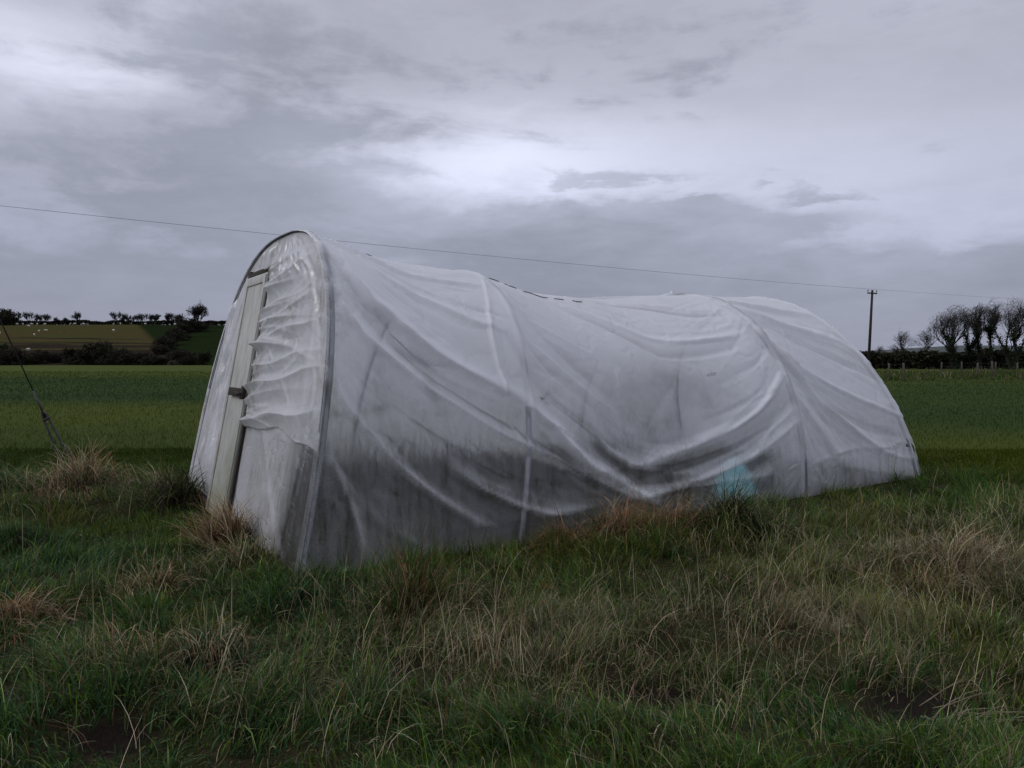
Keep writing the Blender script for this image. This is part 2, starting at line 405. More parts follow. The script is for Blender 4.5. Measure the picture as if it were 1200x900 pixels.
# ------------------------------------------------------------------ world, sun, camera
def world():
    w = bpy.data.worlds.new('World'); S.world = w; w.use_nodes = True
    t = NT(w.node_tree)
    d = t.n('ShaderNodeTexCoord').outputs['Generated']
    sp = t.n('ShaderNodeSeparateXYZ'); t.l(d, sp.inputs[0]); X, Y, Zs = sp.outputs
    st = t.mapping(d, (1, 1, 2.6))
    nA = t.noise(st, 2.6, 7, .58, .25); nB = t.noise(t.mapping(d, (1, 1, 3.6)), 7.5, 8, .6, .3); nC = t.noise(st, 1.1, 4, .5)
    wx = t.math('ADD', X, t.math('MULTIPLY', t.math('SUBTRACT', nA, .5), .22))
    wz = t.math('ADD', Zs, t.math('MULTIPLY', t.math('SUBTRACT', nB, .5), .10))
    def blobs(lst):
        acc = None
        for (px, py, rx, ry, a) in lst:
            cx, cz = (px - 600) / 900, (420 - py) / 900; k = 1 / math.sqrt(1 + cx * cx + cz * cz)
            ex = t.math('MULTIPLY', t.math('SUBTRACT', wx, cx * k), 900 / rx / k)
            ez = t.math('MULTIPLY', t.math('SUBTRACT', wz, cz * k), 900 / ry / k)
            r = t.math('ADD', t.math('MULTIPLY', ex, ex), t.math('MULTIPLY', ez, ez))
            g = t.math('MULTIPLY', t.math('EXPONENT', t.math('MULTIPLY', r, -1.)), a)
            acc = g if acc is None else t.math('ADD', acc, g)
        return acc
    nD = t.noise(t.mapping(d, (1, 1, 2.2)), 20, 6, .62, .2)
    light = blobs([(50, 60, 120, 45, .30), (230, 30, 60, 40, .14), (130, 100, 70, 22, .25), (560, 215, 170, 55, .34), (740, 190, 360, 60, .20),
                   (1020, 250, 260, 70, .16), (455, 268, 60, 28, .10), (640, 185, 120, 40, .10), (20, 110, 50, 40, .1)])
    dark = blobs([(180, 205, 240, 75, .38), (350, 130, 170, 75, .34), (360, 260, 170, 50, .46), (60, 330, 330, 60, .50), (620, 285, 140, 36, .95),
                  (760, 268, 110, 32, .75), (850, 268, 120, 20, .75), (930, 325, 380, 34, .70), (1180, 330, 200, 34, .75), (712, 207, 95, 9, .5),
                  (905, 208, 24, 7, .4), (950, 224, 40, 7, .35), (785, 240, 50, 9, .45), (300, 50, 120, 40, .3), (740, 60, 220, 60, .25), (100, 372, 500, 34, .55), (1100, 378, 500, 40, .6), (600, 390, 500, 40, .5)])
    f = t.math('ADD', dark, t.math('MULTIPLY', t.math('SUBTRACT', nB, .5), 1.25))
    f = t.math('ADD', f, t.math('MULTIPLY', t.math('SUBTRACT', nA, .5), .5))
    f = t.math('ADD', f, t.math('MULTIPLY', t.math('SUBTRACT', nD, .5), .55))
    msk = t.rng(f, .12, .56)
    base = t.math('ADD', .492, t.math('MULTIPLY', light, .72))
    base = t.math('ADD', base, t.math('MULTIPLY', t.math('SUBTRACT', nA, .5), .26))
    base = t.math('ADD', base, t.math('MULTIPLY', t.math('SUBTRACT', nB, .5), .16))
    base = t.math('ADD', base, t.math('MULTIPLY', t.math('SUBTRACT', nD, .5), .05))
    br = t.math('MULTIPLY', base, t.math('SUBTRACT', 1., t.math('MULTIPLY', msk, .29)))
    br = t.math('MULTIPLY', br, t.math('ADD', .94, t.math('MULTIPLY', nC, .12)))
    br = t.math('MULTIPLY', br, t.rng(Zs, .42, .85, 1., 1.9))      # the overcast is brightest overhead
    tint = t.mix(t.rng(Zs, .0, .35), (.87, .915, 1.24), (.945, .97, 1.15))
    tint = t.mix(t.math('MULTIPLY', msk, .6), tint, (.86, .915, 1.13))
    cl = t.n('ShaderNodeVectorMath', operation='SCALE'); t.l(tint, cl.inputs[0]); t.l(t.math('MULTIPLY', br, 10.), cl.inputs['Scale'])
    sky = t.n('ShaderNodeTexSky', sky_type='NISHITA'); sky.sun_disc = False
    sky.sun_elevation = math.radians(SUN_EL); sky.sun_rotation = math.radians(SUN_ROT)
    sky.air_density = 1.; sky.dust_density = 2.
    col = t.mix(.94, sky.outputs[0], cl.outputs[0])
    bg = t.n('ShaderNodeBackground'); t.l(col, bg.inputs[0]); bg.inputs[1].default_value = .1
    o = t.n('ShaderNodeOutputWorld'); t.l(bg.outputs[0], o.inputs[0])
SUN_EL = 34; SUN_ROT = 250       # light from the left, a little behind the camera
world()
sl = bpy.data.lights.new('sun', 'SUN'); sl.energy = 1.0; sl.angle = math.radians(30); sl.color = (1, .96, .92)
so = bpy.data.objects.new('sun', sl); link(so)
az = math.radians(SUN_ROT)     # nishita: rotation measured clockwise from +Y
sd = Vector((math.sin(az) * math.cos(math.radians(SUN_EL)), math.cos(az) * math.cos(math.radians(SUN_EL)), math.sin(math.radians(SUN_EL))))
so.rotation_euler = sd.to_track_quat('Z', 'Y').to_euler()
cam = bpy.data.cameras.new('camera'); cam.lens = 27; cam.sensor_width = 36; cam.clip_end = 6000; cam.clip_start = .05
co = bpy.data.objects.new('camera', cam); link(co); co.location = (0, 0, 1.6); co.rotation_euler = (math.radians(90 - 1.91), 0, 0)
S.camera = co
S.view_settings.view_transform = 'Standard'; S.view_settings.look = 'None'; S.view_settings.gamma = 1; S.view_settings.exposure = 0
S.cycles.transparent_max_bounces = 16; S.cycles.max_bounces = 8

# ------------------------------------------------------------------ polytunnel
tunnel = empty('polytunnel', tuple(N0 + Pv * TW / 2), 'sagging hoop greenhouse covered in loose milky plastic sheeting on rough grass', 'polytunnel')
toff = -(N0 + Pv * TW / 2)
def tun(o): o.parent = tunnel; o.location = toff; return o

def seg_dist(Sg, Ag, pts):
    best = np.full(Sg.shape, 9.); tt = np.zeros(Sg.shape); n = len(pts) - 1; side = np.zeros(Sg.shape)
    for k in range(n):
        a = np.array(pts[k]); b = np.array(pts[k + 1]); ab = b - a; L2 = ab.dot(ab) + 1e-9
        t = np.clip(((Sg - a[0]) * ab[0] + (Ag - a[1]) * ab[1]) / L2, 0, 1)
        dx = Sg - a[0] - t * ab[0]; dy = Ag - a[1] - t * ab[1]; d = np.hypot(dx, dy)
        m = d < best; best[m] = d[m]; tt[m] = (k + t[m]) / n
        side[m] = np.sign(ab[0] * dy[m] - ab[1] * dx[m])
    return best, tt, side
def smooth_line(pts, n=5):
    p = np.array(pts, float); k = len(p); u = np.linspace(0, k - 1, (k - 1) * n + 1); out = []
    for q in u:
        i = min(int(q), k - 2); f = q - i
        p0 = p[max(i - 1, 0)]; p1 = p[i]; p2 = p[i + 1]; p3 = p[min(i + 2, k - 1)]
        out.append(.5 * (2 * p1 + (p2 - p0) * f + (2 * p0 - 5 * p1 + 4 * p2 - p3) * f * f + (3 * p1 - p0 - 3 * p2 + p3) * f ** 3))
    return [tuple(x) for x in out]
# creases of the sheet: (points in metres along / up the side, half width, height; + is outwards)
FOLDS = [
 ([(.02, 2.45), (.40, 1.95), (.57, 1.80), (1.11, 1.44), (1.76, 1.13), (2.29, .85), (2.66, .58), (3.03, .43), (3.6, .15)], .085, .085),
 ([(.05, 1.95), (.25, 1.58), (.72, 1.28), (1.18, 1.04), (1.75, .78), (2.38, .58), (3.04, .33), (3.62, .12)], .07, .075),
 ([(.02, 1.12), (.2, .93), (.4, .79), (.70, .58), (1.09, .36), (1.51, .17)], .05, .07),
 ([(1.19, .58), (1.54, .40), (2.06, .22), (2.8, .10)], .05, .05),
 ([(.35, 1.72), (.9, 1.36), (1.5, 1.04), (2.2, .72), (2.7, .45)], .06, -.05),
 ([(.1, 1.3), (.55, 1.08), (1.1, .82), (1.7, .5), (2.4, .33)], .07, -.05),
 ([(1.92, 2.65), (1.75, 2.1), (1.68, 1.77), (1.70, 1.30), (1.8, .89), (1.92, .65), (2.08, .28)], .03, .03),
 ([(3.1, 2.62), (3.44, 2.36), (3.86, 2.06), (4.25, 1.83), (4.9, 1.78), (5.51, 1.86)], .08, -.045),
 ([(3.2, 2.75), (3.9, 2.28), (4.3, 2.06), (4.9, 1.98), (5.6, 2.02)], .05, .03),
 ([(3.7, 3.1), (4.35, 2.85), (4.71, 2.67), (5.13, 2.46), (5.72, 2.40)], .05, -.05),
 ([(3.3, .38), (3.62, .42), (4.29, .54), (4.95, .68), (5.52, .88), (5.94, 1.11)], .07, -.08),
 ([(3.5, .56), (4.25, .70), (4.9, .86), (5.4, 1.06), (5.9, 1.36)], .07, .07),
 ([(3.9, .30), (4.6, .40), (5.2, .55), (5.95, .85)], .05, .045),
 ([(6.03, 2.1), (6.19, 1.77), (6.49, 1.27), (6.97, .91), (7.83, .42), (8.4, .3)], .07, .065),
 ([(5.96, 2.06), (6.35, 1.60), (7.24, 1.24), (8.5, .87)], .08, .055),
 ([(6.05, 2.6), (6.97, 2.30), (8.11, 1.95), (8.5, 1.6)], .07, .05),
 ([(6.05, 2.35), (6.9, 1.98), (8.0, 1.55), (8.5, 1.3)], .06, -.045),
 ([(6.10, 2.9), (7.2, 2.72), (8.3, 2.5)], .06, .04),
 ([(6.1, 1.55), (6.7, 1.12), (7.5, .75), (8.3, .6)], .06, -.05),
 ([(6.08, 1.18), (6.56, .67), (6.85, .37)], .05, .045),
 ([(6.08, .9), (6.3, .5), (6.4, .2)], .05, -.03),
 ([(1.86, 1.75), (2.01, 1.36), (2.28, 1.14), (2.63, .97), (3.1, .7)], .05, -.04),
 ([(1.95, 2.5), (2.32, 1.82), (2.66, 1.57), (3.2, 1.2)], .07, -.03),
 ([(1.97, 2.72), (1.99, 2.45), (2.06, 2.1)], .025, -.05),
 ([(6.12, .36), (7.08, .49), (8.5, .46)], .04, .03),
 ([(4.86, 1.36), (5.53, 1.56), (5.95, 1.8)], .05, -.025), ([(4.84, .88), (5.4, 1.1), (5.9, 1.5)], .05, -.03),
 ([(2.83, .92), (3.03, .68), (3.49, .50), (4.1, .42)], .05, .035),
 ([(1.4, .13), (2.63, .19), (3.98, .27), (5.3, .30)], .06, .04),
 ([(.12, .61), (.35, .30), (.5, .05)], .04, .04),
 ([(.02, 2.75), (.8, 2.3), (1.5, 1.9), (1.85, 1.8)], .07, .03), ([(.0, 2.95), (.9, 2.62), (1.8, 2.5)], .06, .03),
]
def side_cover():
    ns, na = 640, 330
    s = np.linspace(-.03, TL + .02, ns); a = np.linspace(0, ARC, na)
    Sg, Ag = np.meshgrid(s, a); TH = th_of(Ag)
    p = surf(Sg.ravel(), TH.ravel()).reshape(na, ns, 3)
    ds = np.gradient(p, axis=1); da = np.gradient(p, axis=0)
    nrm = np.cross(ds, da); nrm /= np.linalg.norm(nrm, axis=-1, keepdims=True) + 1e-9
    ctr = N0 + Pv * TW / 2 + U * TL / 2
    flip = ((p - ctr) * nrm).sum(-1).mean() < 0
    if flip: nrm = -nrm
    disp = np.zeros_like(Sg); clear = np.full(Sg.shape, .11); dirt = np.zeros_like(Sg)
    # slack of the film between the hoops
    for a0, b0, dep in ((0, 2, .09), (2, 6, .13), (6, TL, .07)):
        u = np.clip((Sg - a0) / (b0 - a0), 0, 1)
        disp -= dep * np.sin(PI * u) ** 1.2 * np.sin(np.clip(Ag / ARC, 0, 1) * PI) ** .6 * np.where((Ag < ARC / 2), 1, .7) * (1 - np.exp(-((Ag - ARC * .46) / .75) ** 2))
    r = np.random.default_rng(3)
    lines = [(smooth_line(q), w, h) for q, w, h in FOLDS]
    for q, w, h in list(FOLDS):        # minor companions
        for _ in range(5):
            off = r.normal(0, .16); k0 = r.integers(0, max(1, len(q) - 2)); qq = q[k0:k0 + r.integers(3, 6)]
            if len(qq) < 2: continue
            jit = [(x + r.normal(0, .05) + off * .5, max(.02, y + off + r.normal(0, .03))) for x, y in qq]
            lines.append((smooth_line(jit), w * r.uniform(.2, .5), h * r.uniform(.12, .4) * r.choice([-1, 1])))
    for h0, d0, n_ in ((.02, 1, 26), (6.03, 1, 22), (5.97, -1, 22), (2.02, 1, 8)):      # short tension lines fanning from the hoops
        for _ in range(n_):
            y = r.uniform(.15, 3.1); L = r.uniform(.35, 1.3); sl_ = -L * r.uniform(.2, 1.0) * (1 if d0 > 0 else .8)
            lines.append((smooth_line([(h0, y), (h0 + d0 * L * .5, y + sl_ * .55), (h0 + d0 * L, max(.04, y + sl_))]), r.uniform(.016, .030), r.uniform(.005, .014) * r.choice([-1, 1])))
    for _ in range(46):                # far half and crown of the sheet
        x = r.uniform(.1, 8); y = r.uniform(3.5, ARC - .2); L = r.uniform(.6, 1.8); sl_ = r.normal(0, .5)
        lines.append((smooth_line([(x, y), (x + L * .5, y + sl_ * .5 + r.normal(0, .1)), (x + L, y + sl_)]), r.uniform(.03, .08), r.uniform(.02, .05) * r.choice([-1, 1])))
    for q, w, h in lines:
        q = np.array(q)
        lo = q.min(0) - 5 * w; hi = q.max(0) + 5 * w
        i0, i1 = np.searchsorted(s, lo[0]), np.searchsorted(s, hi[0]); j0, j1 = np.searchsorted(a, lo[1]), np.searchsorted(a, hi[1])
        if i1 <= i0 or j1 <= j0: continue
        sl2 = (slice(j0, j1), slice(i0, i1))
        d, tt, side = seg_dist(Sg[sl2], Ag[sl2], [tuple(x) for x in q])
        ww = w * np.where(side > 0, 1.5, .75)
        env = np.sin(PI * np.clip(tt * .86 + .07, 0, 1)) ** .6
        x_ = d / (w * np.where(side > 0, 1.7, .55)); fade = np.where(q[:, 0].mean() > 3.1, .8, 1.15)
        g = fade * h * env * (.55 * np.exp(-x_ ** 2) + .45 * np.exp(-2.2 * x_))
        disp[sl2] += g
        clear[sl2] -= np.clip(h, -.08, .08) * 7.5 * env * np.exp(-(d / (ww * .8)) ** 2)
        if h > .03: clear[sl2] += .46 * env * (side < 0) * np.exp(-((d - 1.5 * w) / (1.7 * w)) ** 2)  # shade below raised folds, put into the film's clearness as a darker band
    # lightly crumpled film
    wv = fbm(Sg * 1.2, Ag * 1.6, 41)
    disp += .010 * (fbm(Sg * 2.2 + 2 * wv, Ag * 3 + 2 * wv, 42) - .5)
    cx = np.abs(fbm(Sg * 3.1 + 1.5 * wv, Ag * 3.4 - 1.5 * wv, 43, 5) - .5)
    disp -= .006 * np.exp(-(cx / .05) ** 2)
    # crisp puckers beside the hoops and the crown
    for h0, wd, am in ((0, .35, .012), (2.0, .22, .008), (6.0, .35, .014), (TL, .4, .016)):
        e = np.exp(-np.abs(Sg - h0) / wd)
        disp += am * e * (fbm(Sg * 1.5, Ag * 9, 50 + int(h0 * 10), 3) - .5) * 2
    cr = np.exp(-((Ag - ARC * .45) / .25) ** 2)
    disp += .006 * cr * (fbm(Sg * 6, Ag * 1.5, 61, 3) - .5) * 2
    foot = np.minimum(Ag, ARC - Ag)
    disp *= sstep(-.02, .18, foot)
    # hoops carry the film; small step where each tube lifts it
    for h0 in (0.0, 2.0, 6.0, TL):
        disp = np.where(disp < 0, disp * (1 - np.exp(-((Sg - h0) / .16) ** 2)), disp)
        disp += (.030 if h0 == 6. else .018) * np.exp(-(np.abs(Sg - h0) / .036) ** 3)
    p = p + nrm * disp[..., None]
    p[..., 2] -= .10 * (foot < .02)
    global GRID; GRID = (s, a, p, nrm)
    # clearness of the film: grubby, wet, see-through low on the near side
    clear += .74 * (1 - sstep(.0, 1.5, Ag + .25 * (fbm(Sg * 1.3, Ag * 1.3, 71) - .5) - np.interp(Sg, [0, 1, 2.2, 3, 3.6, 6, 8.5], [.45, .55, .2, -.1, -.5, -.45, -.5])))
    clear += 1.0 * np.exp(-(((Sg - 3.85) / .95) ** 2 + ((Ag - 1.25) / .42) ** 2)) * (.5 + fbm(Sg * 3, Ag * 2, 77))
    clear += .24 * np.exp(-(((Sg - 1.1) / .9) ** 2 + ((Ag - 1.1) / .4) ** 2))
    clear += .08 * np.exp(-(((Sg - 5.05) / .28) ** 2 + ((Ag - .38) / .25) ** 2))
    for h0, k_ in ((.045, .45), (2., .12), (6., .60)): clear += k_ * np.exp(-((Sg - h0) / .028) ** 2)
    dirt += .75 * (1 - sstep(.1, 1.3, foot)) + .02
    dirt += .9 * sstep(ARC - 1.7, ARC - .1, Ag + .5 * (fbm(Sg * 1.1, Ag, 83) - .5))
    dirt += .7 * np.exp(-np.abs(Sg) / .12)
    V = p.reshape(-1, 3)
    i = np.arange(na * ns).reshape(na, ns)
    q = np.stack([i[:-1, :-1], i[:-1, 1:], i[1:, 1:], i[1:, :-1]], -1)
    keep = np.ones(q.shape[:2], bool)
    Sc = Sg[:-1, :-1]; Ac = Ag[:-1, :-1]
    for pts, w in (([(2.0, 1.17), (2.03, 1.155)], .012), ([(2.12, 1.12), (2.17, 1.105), (2.23, 1.08)], .020),
                   ([(4.70, 1.47), (4.80, 1.50), (4.88, 1.49)], .016), ([(8.0, .47), (8.25, .50), (8.5, .44)], .022), ([(8.42, .55), (8.5, .38)], .03)):
        d, tt, _ = seg_dist(Sc, Ac, pts); keep &= ~(d < w * (.4 + np.sin(PI * tt)))
    q = q[keep].reshape(-1, 4)
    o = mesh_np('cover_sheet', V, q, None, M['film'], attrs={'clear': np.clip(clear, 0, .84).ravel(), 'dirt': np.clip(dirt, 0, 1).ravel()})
    tun(o)
side_cover()
def on_cover(s0, a0, off):      # point of the finished sheet, off metres along its outward normal
    gs, ga, p, nr = GRID; i = int(np.clip(np.searchsorted(gs, s0), 0, len(gs) - 1)); j = int(np.clip(np.searchsorted(ga, a0), 0, len(ga) - 1))
    return p[j, i] + nr[j, i] * off

# hoops (galvanised tubes just under the sheet)
for k, h0 in enumerate((0.035, 2.0, 6.0, TL - .04)):
    th = np.linspace(.0, PI, 48)
    c = surf(np.full(48, h0), th); mid = surf(np.array([h0]), np.array([PI / 2]))[0] * np.array([1, 1, .0]) + np.array([0, 0, 1.0])
    pts = []
    for i, q in enumerate(c):
        d = mid - q; d /= np.linalg.norm(d); pts.append(q + d * .026)
    pts = [pts[0] - np.array([0, 0, .3])] + pts + [pts[-1] - np.array([0, 0, .3])]
    m = MB(); m.tube(pts, .024, 10); tun(m.build('hoop', M['galv']))
# outer clamp strip that holds film on the front hoop
th = np.linspace(.0, PI, 90); c = surf(np.full(90, .02), th)
cc = N0 + Pv * TW / 2 + U * .3 + Zv * 1.0
pts = [q + (q - cc) / np.linalg.norm(q - cc) * .010 - U * .012 for q in c]
m = MB(); m.tube(pts, .010, 8); tun(m.build('clamp_strip', M['clamp']))
m = MB(); m.tube([q - U * .02 + Zv * 0 for q in pts[8:80]], .005, 5); tun(m.build('piping_cord', M['black_tape']))
# ridge tube and wall rails
def rail(a_off, drop, r, mat, s0=0.05, s1=TL - .05, name='purlin'):
    ss = np.linspace(s0, s1, 40)
    p = surf(ss, np.full(40, th_of(a_off))); p = p - Zv * drop
    m = MB(); m.tube(list(p), r, 8); return tun(m.build(name, mat))
rail(ARC / 2, .06, .02, M['galv'], name='ridge_pole')
# battens that show dark along the skyline
for s0, s1 in ((.60, .72), (2.18, 2.34), (2.42, 2.60), (2.7, 3.10), (3.2, 3.36), (3.5, 3.68)):
    p = [on_cover(q, _arc[np.searchsorted(_th, 1.30)], .002) for q in np.linspace(s0, s1, 9)]
    m = MB(); m.tube(list(p), [.003] + [.007] * 7 + [.003], 6); tun(m.build('batten', M['black_tape']))
# diagonal braces inside the near corner and front
H0 = 2.81; LEAN0 = .56; NN0 = 2.6
def F(w, z, o=0.):      # a point of the leaning front wall: w across, z up, o outwards
    return N0 + Pv * w + U * (LEAN0 * z / H0) + Zv * z - U * o
m = MB(); m.tube([F(2.12, .98, -.05), F(.35, -.1, -.05)], .026, 8); tun(m.build('brace', M['galv']))
m = MB(); m.tube([F(4.1, 1.35, -.06), N0 + U * 1.9 + Pv * 4.15], .02, 8); tun(m.build('brace', M['galv']))

def hoop_w(z):
    z = np.clip(z / H0, 0, 1); return TW / 2 * (1 - (1 - z ** NN0) ** (1 / NN0))
DW0, DW1, DTOP, DSK = 2.18, 3.02, 2.50, .13
def door_edge_r(z): return DW0 + DSK * z / DTOP
def door_edge_l(z): return DW1 + DSK * z / DTOP
def end_sheet():
    nz, nw = 420, 300
    z = np.r_[np.linspace(-.12, H0 - .02, nz - 1), [H0 - .001]]; f = np.linspace(0, 1, nw)
    Zg, Fg = np.meshgrid(z, f, indexing='ij')
    w0 = hoop_w(np.maximum(Zg, 0)); Wg = w0 + (TW - 2 * w0) * Fg
    disp = np.zeros_like(Zg); clear = np.full(Zg.shape, .12); dirt = np.full(Zg.shape, .08)
    r = np.random.default_rng(11)
    er = door_edge_r(Zg); el = door_edge_l(Zg)
    dr = er - Wg; dl = Wg - el          # >0 on the panel right / left of the door
    right = dr > 0; left = dl > 0; above = Zg > DTOP
    # puckers pulled sideways from the door edge towards the hoop
    zs = np.sort(r.uniform(.95, 2.62, 34))
    for k, z0 in enumerate(zs):
        Lk = r.uniform(.35, 1.7); sl_ = r.normal(.10, .10); cv = r.normal(0, .07); w_ = r.uniform(.018, .045); h = r.uniform(.006, .018)
        zc = z0 + sl_ * dr + cv * dr ** 2
        env = np.exp(-(np.clip(dr, 0, 9) / Lk) ** 2) * np.clip(dr / .03, .35, 1)
        dd = Zg - zc; ww = w_ * (1 + .9 * np.clip(dr, 0, 2)) * np.where(dd > 0, .7, 1.6)
        disp += np.where(right & (Zg > .9), 1.2 * h * env * np.exp(-np.abs(dd / ww) ** 1.2), 0)
    for z0, zz1, Lk, h, w_ in ((1.02, 1.11, 1.9, .040, .045), (1.32, 1.43, 1.7, .042, .05), (1.50, 1.60, 1.5, .025, .035), (1.74, 1.86, 1.5, .036, .045), (2.02, 2.18, 1.2, .032, .045), (2.30, 2.46, .9, .025, .04)):
        zc = z0 + (zz1 - z0) * dr + .02 * np.sin(5 * dr + z0 * 9); dd = Zg - zc
        env = np.exp(-(np.clip(dr, 0, 9) / Lk) ** 4)
        ww = w_ * np.where(dd > 0, .45, 2.4)
        disp += np.where(right, 1.25 * h * env * np.exp(-np.abs(dd / ww) ** 1.1), 0)
    # short cross creases
    for _ in range(60):
        w1 = r.uniform(.1, 2.1); z1 = r.uniform(.9, 2.6); an = r.normal(1.1, .7); L = r.uniform(.08, .3); h = r.uniform(-.005, .007)
        u = (Wg - w1) * math.cos(an) + (Zg - z1) * math.sin(an); v = -(Wg - w1) * math.sin(an) + (Zg - z1) * math.cos(an)
        disp += h * np.exp(-(u / L) ** 2 - (v / r.uniform(.015, .035)) ** 2) * right
    # long soft rolls beside the near hoop
    e = Wg - w0
    disp += right * .008 * np.exp(-((e - .42 - .10 * np.sin(Zg * 2)) / .06) ** 2) * sstep(.1, .9, Zg)
    disp -= right * .008 * np.exp(-((e - .25 - .05 * np.sin(Zg * 3)) / .05) ** 2)
    # panel left of the door: steep gathered folds
    for _ in range(15):
        l0 = r.uniform(.02, .95); sl_ = r.normal(-.12, .12); h = r.uniform(.006, .018); w_ = r.uniform(.018, .05)
        c = l0 + sl_ * (Zg - 1.5) + .03 * np.sin(Zg * r.uniform(2, 5) + r.uniform(0, 6))
        disp += left * h * np.exp(-((dl - c) / (w_ * np.where(dl > c, 1.6, .7))) ** 2) * sstep(.2, .6, Zg)
    for z0 in r.uniform(.5, 2.5, 22):
        disp += left * r.uniform(.003, .008) * np.exp(-((Zg - z0 - r.normal(0, .5) * dl) / .018) ** 2) * np.exp(-(np.clip(dl, 0, 9) / .12) ** 2)
    # bunched film over the door head
    for _ in range(26):
        w1 = r.uniform(1.0, 3.5); sl_ = (w1 - 2.2) * r.uniform(.2, 1.0); h = r.uniform(.004, .012); w_ = r.uniform(.02, .05)
        c = w1 - sl_ * (Zg - 2.4) * 1.5
        disp += h * np.exp(-((Wg - c) / (w_ * np.where(Wg > c, 1.6, .7))) ** 2) * sstep(2.25, 2.5, Zg)
    # the taut lower flap is a clear single skin
    low = right & (Zg < .93 + .06 * dr - .16 * np.clip(dr - 1.1, 0, 9) + .012 * np.sin(dr * 7))
    disp = np.where(low, disp * (.10 + .35 * sstep(.8, 1.3, dr)) + .02 * (fbm(Wg * 1.2, Zg * 1.6, 5, 2) - .5), disp + .006 * (1 - sstep(.5, 1.3, dr)))
    clear = np.where(low, .46 + .25 * (fbm(Wg * 2, Zg * 1.5, 8) - .4) + .50 * (1 - sstep(.25, .9, e + .35 * Zg)), clear + .5 * (fbm(Wg * 2.5, Zg * 2.5, 14) - .5) * .5)
    clear = clear + .45 * (1 - sstep(.1, .75, e)) * (1 - sstep(.7, 1.5, Zg))
    clear = clear - .28 * low * sstep(.75, 1.0, e + .25 * Zg)
    # low triangle pulled tight, brighter fold from the door foot to the corner
    dd = np.abs((Wg - 1.05) * .7 - (Zg - .42) * .72)
    disp += low * .005 * np.exp(-(dd / .05) ** 2)
    disp += .014 * (fbm(Wg * 2 + Zg, Zg * 3, 15, 3) - .5)
    cxx = np.abs(fbm(Wg * 5, Zg * 6, 16, 4) - .5); disp -= .0015 * np.exp(-(cxx / .05) ** 2)
    dirt = np.clip(dirt + .95 * np.exp(-np.abs(dr) / .18) * (Zg > .9) + .9 * (1 - sstep(0, .6, Zg)) * (1 - sstep(.3, 1.1, e)) + .45 * np.exp(-e / .3) + .5 * sstep(.45, .7, fbm(Wg * 1.5, Zg * 2, 33)) + .45 * np.exp(-((Wg - 1.95) / .35) ** 2 - ((Zg - 2.45) / .2) ** 2), 0, 1)
    edge = np.minimum(Fg, 1 - Fg) * (TW - 2 * w0)
    disp = disp * 1.7 * np.where(right, .25 + .75 * sstep(0, .16, dr), 1) * np.where(left, sstep(0, .22, dl) * .8, 1)
    disp *= sstep(0, .22, edge) * sstep(0, .14, H0 - Zg)
    indoor = (Wg > er - .01) & (Wg < el + .01) & (Zg < DTOP + .01)
    disp = np.where(indoor, -.03, disp)
    p = N0 + Wg[..., None] * Pv + (LEAN0 * Zg / H0)[..., None] * U + Zg[..., None] * Zv - (disp[..., None] - .004) * U
    # ragged slits along the door jamb
    i = np.arange(nz * nw).reshape(nz, nw)
    q = np.stack([i[:-1, :-1], i[:-1, 1:], i[1:, 1:], i[1:, :-1]], -1)
    keep = np.ones(q.shape[:2], bool); Zc = Zg[:-1, :-1]; Dc = dr[:-1, :-1]
    for z0, L, hh in ((1.60, .16, .018), (1.66, .10, .012), (1.92, .10, .02), (2.08, .08, .014), (1.38, .09, .012), (2.40, .10, .02)):
        keep &= ~((np.abs(Zc - z0 - .25 * Dc) < hh * (1 - Dc / L)) & (Dc > -.02) & (Dc < L))
    q = q[keep].reshape(-1, 4)
    tun(mesh_np('end_sheet', p.reshape(-1, 3), q, None, M['film_end'], attrs={'clear': np.clip(clear, 0, 1).ravel(), 'dirt': dirt.ravel()}))
end_sheet()
def far_end():
    n = 120; th = np.linspace(0, PI, n)
    rim = surf(np.full(n, TL), th); g = np.linspace(0, 1, 60)
    base = rim.copy(); z = rim[:, 2]
    # vertical drops from the rim to the ground on the leaning end plane
    lean = -1.0; Hh = 2.5
    p = np.zeros((60, n, 3))
    for k, f in enumerate(g):
        zz = z * (1 - f) - .1 * f
        p[k] = N0 + U * (TL + (lean * zz / Hh)[:, None] * 1.) + Pv * prof(np.full(n, TL), th)[0][:, None] + zz[:, None] * Zv
    for k in range(60):
        ww = prof(np.full(n, TL), th)[0]; zz = p[k][:, 2]
        d = .04 * (fbm(ww * 4, zz * 1.2, 91) - .5) * np.sin(PI * g[k])
        p[k] += d[:, None] * U
    i = np.arange(60 * n).reshape(60, n)
    q = np.stack([i[:-1, :-1], i[:-1, 1:], i[1:, 1:], i[1:, :-1]], -1).reshape(-1, 4)
    tun(mesh_np('far_end_sheet', p.reshape(-1, 3), q, None, M['film'], attrs={'clear': np.full(60 * n, .2), 'dirt': np.full(60 * n, .3)}))
far_end()

